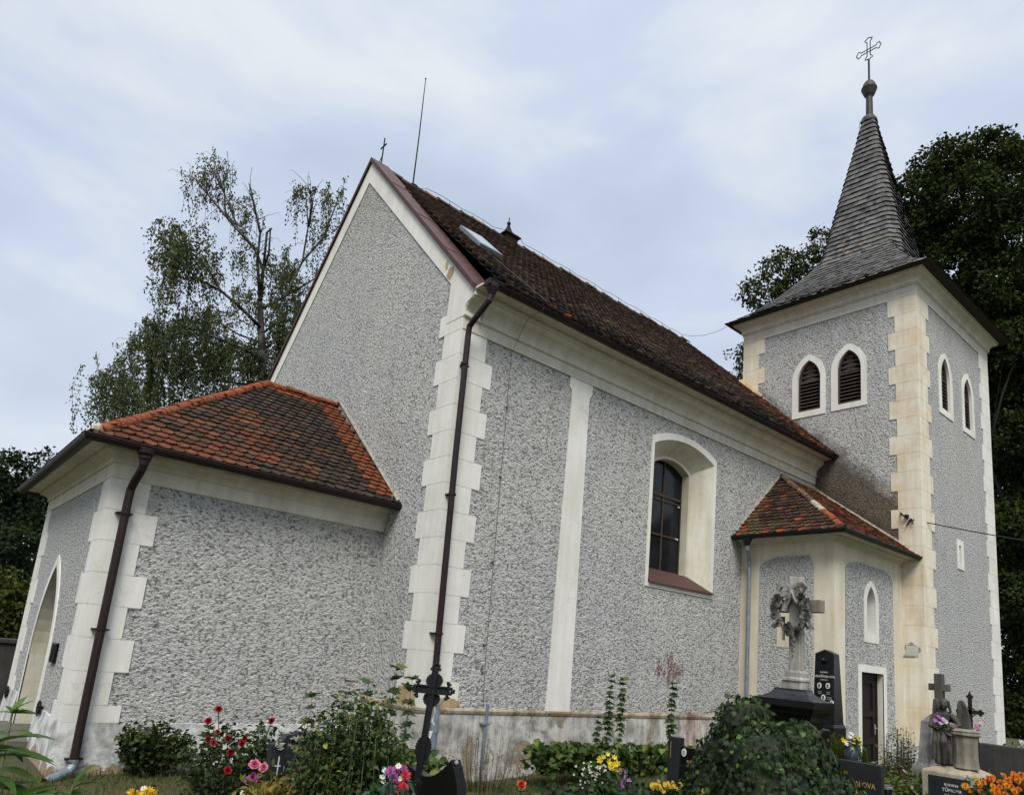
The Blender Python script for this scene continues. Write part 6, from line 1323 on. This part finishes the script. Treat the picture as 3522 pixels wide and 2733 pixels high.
# ---- slate gravestone with the bush in front
t, L, zo = grave('gravestone', 'dark slate gravestone with an incised white cross, half hidden by the variegated bush', 'gravestone', -3.65, -3.75, None, 1.09)
zz = lambda z: z-zo; mb = MB(); yf = 0
pts = [(-3.885, .3), (-3.875, .68), (-3.888, .972), (-3.86, .975), (-3.80, 1.0), (-3.77, 1.045), (-3.70, 1.05), (-3.665, 1.075), (-3.60, 1.06), (-3.50, 1.065), (-3.44, 1.0), (-3.36, .97), (-3.36, .3)]
A = [(x+3.65, 0, zz(z)) for x, z in pts]; A[0] = (A[0][0], 0, -.1); A[-1] = (A[-1][0], 0, -.1); mb.extrude(A, [(x, .09, z) for x, y, z in A]); mb.build('slab', 'slate', t, False, .004)
mb = MB()
for x, z, a, l in ((-3.865, .955, .9, .07), (-3.85, .945, .5, .08), (-3.84, .93, .2, .06), (-3.72, 1.04, -.9, .07), (-3.68, 1.05, -1.3, .07), (-3.64, 1.05, -1.8, .065), (-3.60, 1.045, -2.2, .07), (-3.75, 1.02, -.4, .05)):
    d = np.array([math.cos(a), 0, math.sin(a)])*l; s_ = np.array([-math.sin(a), 0, math.cos(a)])*l*.28; p = np.array([x+3.65, -.003, zz(z)]); mb.extrude([p, p+d*.5+s_, p+d, p+d*.5-s_], [q_-np.array([0, .010, 0]) for q_ in (p, p+d*.5+s_*.6, p+d*.9, p+d*.5-s_*.6)])
mb.build('carved_leaves', 'sand', t)
mb = MB(); mb.box(-3.817+3.65, -3.807+3.65, -.002, .002, zz(.655), zz(.877)); mb.box(-3.840+3.65, -3.790+3.65, -.0025, .0025, zz(.797), zz(.806)); mb.build('incised_cross', 'letter', t)
for b, x, z in (('Marie Schöns', -3.755, .955), ('Marie', -3.765, .775), ('Eduard', -3.765, .69)): lettering(b, .058, (x+3.65, -.002, zz(z)), SOUTH, 'sand', t, narrow=.7, align='LEFT')
# ---- ivy-smothered grave
def ivy():
    d0 = 7.5; c0 = ground_at(2640, d0); t = thing('ivy_mound', 'large mound of dark glossy ivy smothering a grave', 'ivy', c0); c0 = np.array(c0)
    cl = [(2560, 2500, 0, 105), (2500, 2610, .1, 110), (2470, 2700, 0, 110), (2600, 2620, -.2, 140), (2700, 2620, -.1, 130), (2750, 2570, .1, 95), (2800, 2640, .1, 84), (2840, 2720, 0, 95), (2900, 2760, .1, 80), (2640, 2740, -.3, 180), (2440, 2780, 0, 130), (2780, 2790, -.2, 150), (2590, 2460, .1, 60)]
    mb = MB(); PP, DD, NN = [], [], []
    for px, py, dd, rp in cl:
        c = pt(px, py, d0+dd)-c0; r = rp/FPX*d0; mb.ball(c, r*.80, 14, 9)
        n = int(520*(r/.3)**2); d = rdir(n, .15); p = c+d*r*(.80+.26*rng.random((n, 1))); PP.append(p); NN.append(unit(d+rng.normal(size=(n, 3))*.45)); DD.append(unit(np.array([0, 0, -.9])+d*.35+rng.normal(size=(n, 3))*.45))
    zs = [c0[2]]; mb.build('stems', 'ivycore', t, True)
    P, D, Nn = [np.concatenate(q) for q in (PP, DD, NN)]; k = P[:, 2] > -.05; P, D, Nn = P[k], D[k], Nn[k]; n = len(P); f = .6+.7*rng.random(n)
    col = pal(n, (.020, .038, .013), .5, (.085, .16, .022), .06); j = rng.random(n) < .004; col[j] = (.40, .33, .03)
    leaves('foliage', P, D, Nn, .052*f, .050*f, col, 'leaf', t, 'ivy', .12)
    mb = MB()
    for k in range(26):
        px, py, dd, rp = cl[rng.integers(0, 9)]; c = pt(px, py, d0+dd)-c0; r = rp/FPX*d0; a = unit(np.array([-.6, -.6, .5])+rng.normal(size=3)*.6); b = unit(a+rng.normal(size=3)*.5-np.array([0, 0, .5]))
        mb.tube([c+unit(a+(b-a)*s_)*r*1.05 for s_ in (0, .25, .5, .75, 1)], .0035, 4)
    for x0, y0, x1, y1 in ((2500, 2455, 2420, 2450), (2450, 2560, 2420, 2545), (2480, 2440, 2430, 2452)): mb.tube([pt(x0, y0, d0)-c0, pt((x0+x1)/2, (y0+y1)/2-8, d0)-c0, pt(x1, y1, d0)-c0], .004, 4)
    tag(mb.build('runners', 'stem', t), kind='stuff')
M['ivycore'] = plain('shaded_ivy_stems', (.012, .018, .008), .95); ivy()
# ---- small things among the graves
g = ground_at(2893, 11.2); t = thing('conifer_tufts', 'row of small upright golden green conifers in front of the black obelisk', 'conifers', g); PP, DD, NN = [], [], []
for px, yt in ((2866, 2530), (2892, 2538), (2916, 2570), (2880, 2560), (2952, 2570), (2975, 2590)):
    c = np.array(ground_at(px, 11.2+random.gauss(0, .1)))-np.array(g); h = pt(px, yt, 11.2)[2]-g[2]; n = 420; s_ = rng.random(n)**.8; a = rng.uniform(0, 2*PI, n); r = .085*(1-s_)**.7*np.sqrt(rng.random(n))+.005
    PP.append(c+np.stack([r*np.cos(a), r*np.sin(a), s_*h], 1)); DD.append(np.stack([np.cos(a)*.35, np.sin(a)*.35, np.ones(n)], 1)); NN.append(rdir(n))
P, D, Nn = [np.concatenate(q) for q in (PP, DD, NN)]; n = len(P); leaves('foliage', P, D, Nn, .075, .016, pal(n, (.065, .085, .016), .35, (.14, .14, .03), .15), 'leaf', t)
YE, WH = (.60, .42, .02), (.62, .60, .52)
c, it = around(2930, 2545, 11.0, [('lily', -30, 2, 0, .09, YE), ('lily', -10, -10, 0, .08, WH), ('lily', 8, 6, -.05, .09, YE), ('lily', 22, -6, 0, .08, YE), ('lily', -2, -22, .05, .07, WH), ('lily', -20, 14, -.05, .07, WH), ('lily', 26, 12, 0, .07, YE)])
it = [(k, dx, dy, dz, q*.6, col) for k, dx, dy, dz, q, col in it]
posy('flower_pot', 'dark pot of yellow and white flowers at the foot of the black obelisk', c, 1, it, gr=.09, ngreen=60)
pv = thing('grave_vase', 'dark round vase under the yellow and white flowers by the obelisk', 'vase', (c[0]+.02, c[1]+.02, gz(*c[:2]))); h = c[2]-.08-gz(*c[:2]); mb = MB(); mb.lathe([(.07, 0), (.085, h*.55), (.10, h*.75), (.12, h), (.11, h), (.09, h-.04)], (0, 0, 0), 14); mb.build('vase_body', 'pot', pv, True)
p = pt(3042, 2705, 9.4); t = thing('grave_lantern', 'small metal grave lantern with a pale lid beside the gold lettered stone', 'lantern', (p[0], p[1], gz(p[0], p[1]))); h = p[2]-gz(p[0], p[1])
mb = MB(); mb.box(-.075, .075, -.075, .075, h-.02, h+.01); mb.box(-.05, .05, -.05, .05, h+.01, h+.03); mb.build('lid', 'marble', t, False, .004)
mb = MB(); 
for a in (-1, 1):
    for b in (-1, 1): mb.box(a*.062-.008, a*.062+.008, b*.062-.008, b*.062+.008, h-.30, h-.02)
mb.box(-.075, .075, -.075, .075, -.05, h-.30); mb.build('frame', 'wax', t); mb = MB(); mb.box(-.055, .055, -.055, .055, h-.295, h-.025); mb.build('pane', 'glass', t)
weeds(3096, 2478, 11.5, 'tall feathery weed with pale seed heads in front of the annex door', 150, (.095, .100, .035), .26, L=.06)
weeds(3090, 2640, 10.2, 'lush grass tuft with a few yellow flowers right of the annex door', 60, (.07, .11, .02), .45, L=.11)
weeds(3150, 2600, 11.0, 'rusty brown weeds against the tower plinth', 30, (.12, .075, .03), .35, L=.05)
# ---- grave bed edged with ivy, bouquets on it
g = ground_at(2060, 9.0); t = thing('grave_bed', 'low grave bed covered with dark ivy in front of the yellow bouquet', 'grave', g); h = .30
mb = MB(); mb.box(-.75, 1.0, -.75, .35, -.1, h); mb.build('kerb', 'darkstone', t, False, .02)
n = 900; P = np.stack([rng.uniform(-.85, 1.1, n), rng.uniform(-.85, .40, n), h+rng.uniform(-.06, .16, n)], 1); f = .6+.7*rng.random(n); leaves('foliage', P, rdir(n, -.2), unit(rng.normal(size=(n, 3))*.5+np.array([-.2, -.4, .8])), .085*f, .085*f, pal(n, (.016, .032, .014), .4, (.07, .13, .03), .06), 'leaf', t, 'ivy', .12)
LIL = (.52, .28, .62)
c, it = around(2090, 2655, 8.9, [('lily', -25, -40, 0, .09, YE), ('lily', 2, -35, 0, .085, YE), ('lily', 22, -50, .1, .07, (.66, .50, .05)), ('lily', 0, -62, .1, .06, (.66, .56, .10)), ('lily', -14, -52, 0, .06, YE), ('lily', 32, -28, 0, .085, YE), ('lily', 36, -8, 0, .07, YE), ('lily', 6, -14, -.05, .09, YE), ('lily', 20, -24, -.1, .07, YE), ('mum', 48, 20, 0, .10, LIL), ('mum', 62, 28, .05, .085, LIL), ('mum', 40, 40, -.05, .085, (.46, .22, .56)), ('mum', 50, -2, .1, .06, (.5, .2, .55))]
    +[('daisy', random.gauss(-40, 30), random.gauss(14, 26), random.gauss(0, .05), .018, WH) for _ in range(110)])
it = [(k, dx, dy, dz, q*(.62 if k == 'lily' else .8), col) for k, dx, dy, dz, q, col in it]
posy('flower_bouquet', 'bouquet of yellow lilies, white sprays and a lilac chrysanthemum at the nave wall', c, 1, it, gr=.14, ngreen=120)
c, it = around(1793, 2696, 9.2, [('rose', 0, 0, 0, .065, (.60, .07, .03)), ('rose', 3, 10, -.02, .05, (.55, .16, .10))]); posy('single_rose', 'single orange red rose at the left end of the ivy covered grave bed', c, 1, it, gr=.05, ngreen=26)
OR2 = (.55, .28, .02)
c, it = around(2295, 2712, 8.6, [('daisy', random.uniform(-55, 62), random.gauss(-4, 9), random.gauss(0, .1), .024, (.50, .32, .02)) for _ in range(70)]+[('daisy', -14, 12, -.1, .04, LIL)]); posy('flower_bed', 'low cluster of yellow orange bidens flowers at the foot of the black headstone', c, 1, it, gr=.13, ngreen=110)
# ---- flowers near the slate gravestone
RO = (.62, .16, .30)
c, it = around(905, 2665, 6.35, [('rose', -30, -38, 0, .052, RO), ('rose', 2, -28, 0, .045, (.62, .20, .28)), ('rose', -36, 10, 0, .05, (.50, .08, .38)), ('rose', -50, 18, 0, .04, (.30, .10, .42)), ('rose', -10, 14, .02, .045, (.28, .02, .10)), ('daisy', -28, 30, 0, .02, WH), ('daisy', -70, 60, 0, .025, WH), ('daisy', -40, 44, 0, .02, WH)])
posy('flower_bouquet', 'pink and purple silk roses left of the slate gravestone', c, 1, it, gr=.09, ngreen=90, green=(.07, .09, .02))
c, it = around(936, 2716, 5.7, [('mum', 0, 0, 0, .045, (.60, .15, .01))]); posy('marigold_plant', 'single orange marigold among yellowing sprays before the slate gravestone', c, 1, it, gr=.10, ngreen=240, green=(.15, .12, .025))
c, it = around(1352, 2685, 5.6, [('mum', -10, -32, 0, .045, (.40, .10, .32)), ('mum', 10, -38, .03, .04, (.42, .12, .34)), ('mum', 2, -12, 0, .05, (.36, .09, .32)), ('mum', 36, -42, .03, .035, (.40, .09, .28)), ('mum', 14, 14, 0, .052, (.58, .035, .07)), ('mum', 34, 22, -.02, .05, (.60, .04, .08)), ('mum', 42, -20, .02, .045, (.58, .04, .08)), ('mum', -26, 44, 0, .045, (.70, .26, .32)), ('mum', 0, 40, -.02, .05, (.68, .24, .30)), ('daisy', -36, -14, 0, .025, (.55, .66, .62)), ('daisy', -28, -36, 0, .025, (.5, .62, .58)), ('daisy', 18, -52, 0, .025, WH), ('daisy', -34, 0, 0, .022, WH), ('daisy', 24, -8, 0, .022, WH)])
posy('flower_bouquet', 'purple and crimson artificial chrysanthemums left of the scooped black headstone', c, 1, it, gr=.09, ngreen=90, green=(.035, .075, .05))
c, it = around(492, 2728, 7.2, [('mum', -35, 4, 0, .07, (.66, .40, .02)), ('mum', -12, 12, 0, .06, (.66, .42, .02)), ('mum', 14, -2, 0, .07, (.68, .42, .02)), ('mum', 34, 8, 0, .07, (.66, .36, .02)), ('daisy', 2, -18, 0, .03, (.6, .62, .6)), ('daisy', 10, -10, .03, .03, WH)]); posy('flower_bouquet', 'bright yellow flowers rising over the bottom edge left of the rose bush', c, 1, it, gr=.08, ngreen=50)
# ---- marigolds in the bottom right corner
for px, py, d, nb, lab in ((3395, 2706, 7.2, 22, 'orange marigold plant just right of the angel tablet'), (3490, 2692, 7.4, 24, 'orange marigold plant cut by the right picture edge'), (3440, 2735, 6.8, 18, 'front orange marigold plant at the bottom edge on the right')):
    c, it = around(px, py, d, [('mum', random.gauss(0, 30), random.gauss(-8, 15), random.gauss(-.06, .08), random.uniform(.028, .037), random.choice(((.62, .17, .01), (.60, .13, .01), (.68, .26, .015)))) for _ in range(nb)])
    posy('marigold_plant', lab, c, 1, it, 'marigolds on the right hand grave', gr=.085, ngreen=230, green=(.028, .055, .014))
c, it = around(3515, 2570, 13.0, [('mum', 0, -12, 0, .09, (.66, .68, .72)), ('mum', -4, 4, 0, .07, (.62, .64, .68))]); posy('flower_bouquet', 'small white flowers beyond the long dark slab at the right edge', c, 1, it, gr=.12, ngreen=60, green=(.06, .10, .02))

cw = thing('cemetery_wall', 'dark old boundary wall seen past the left side of the porch', 'wall', (-6.5, 12.0, -.25)); mb = MB(); mb.box(-6, 6.2, -.2, .2, -.2, 1.35); mb.box(-6, 6.2, -.26, .26, 1.352, 1.46); mb.build('masonry', 'darkstone', cw, False, .02)
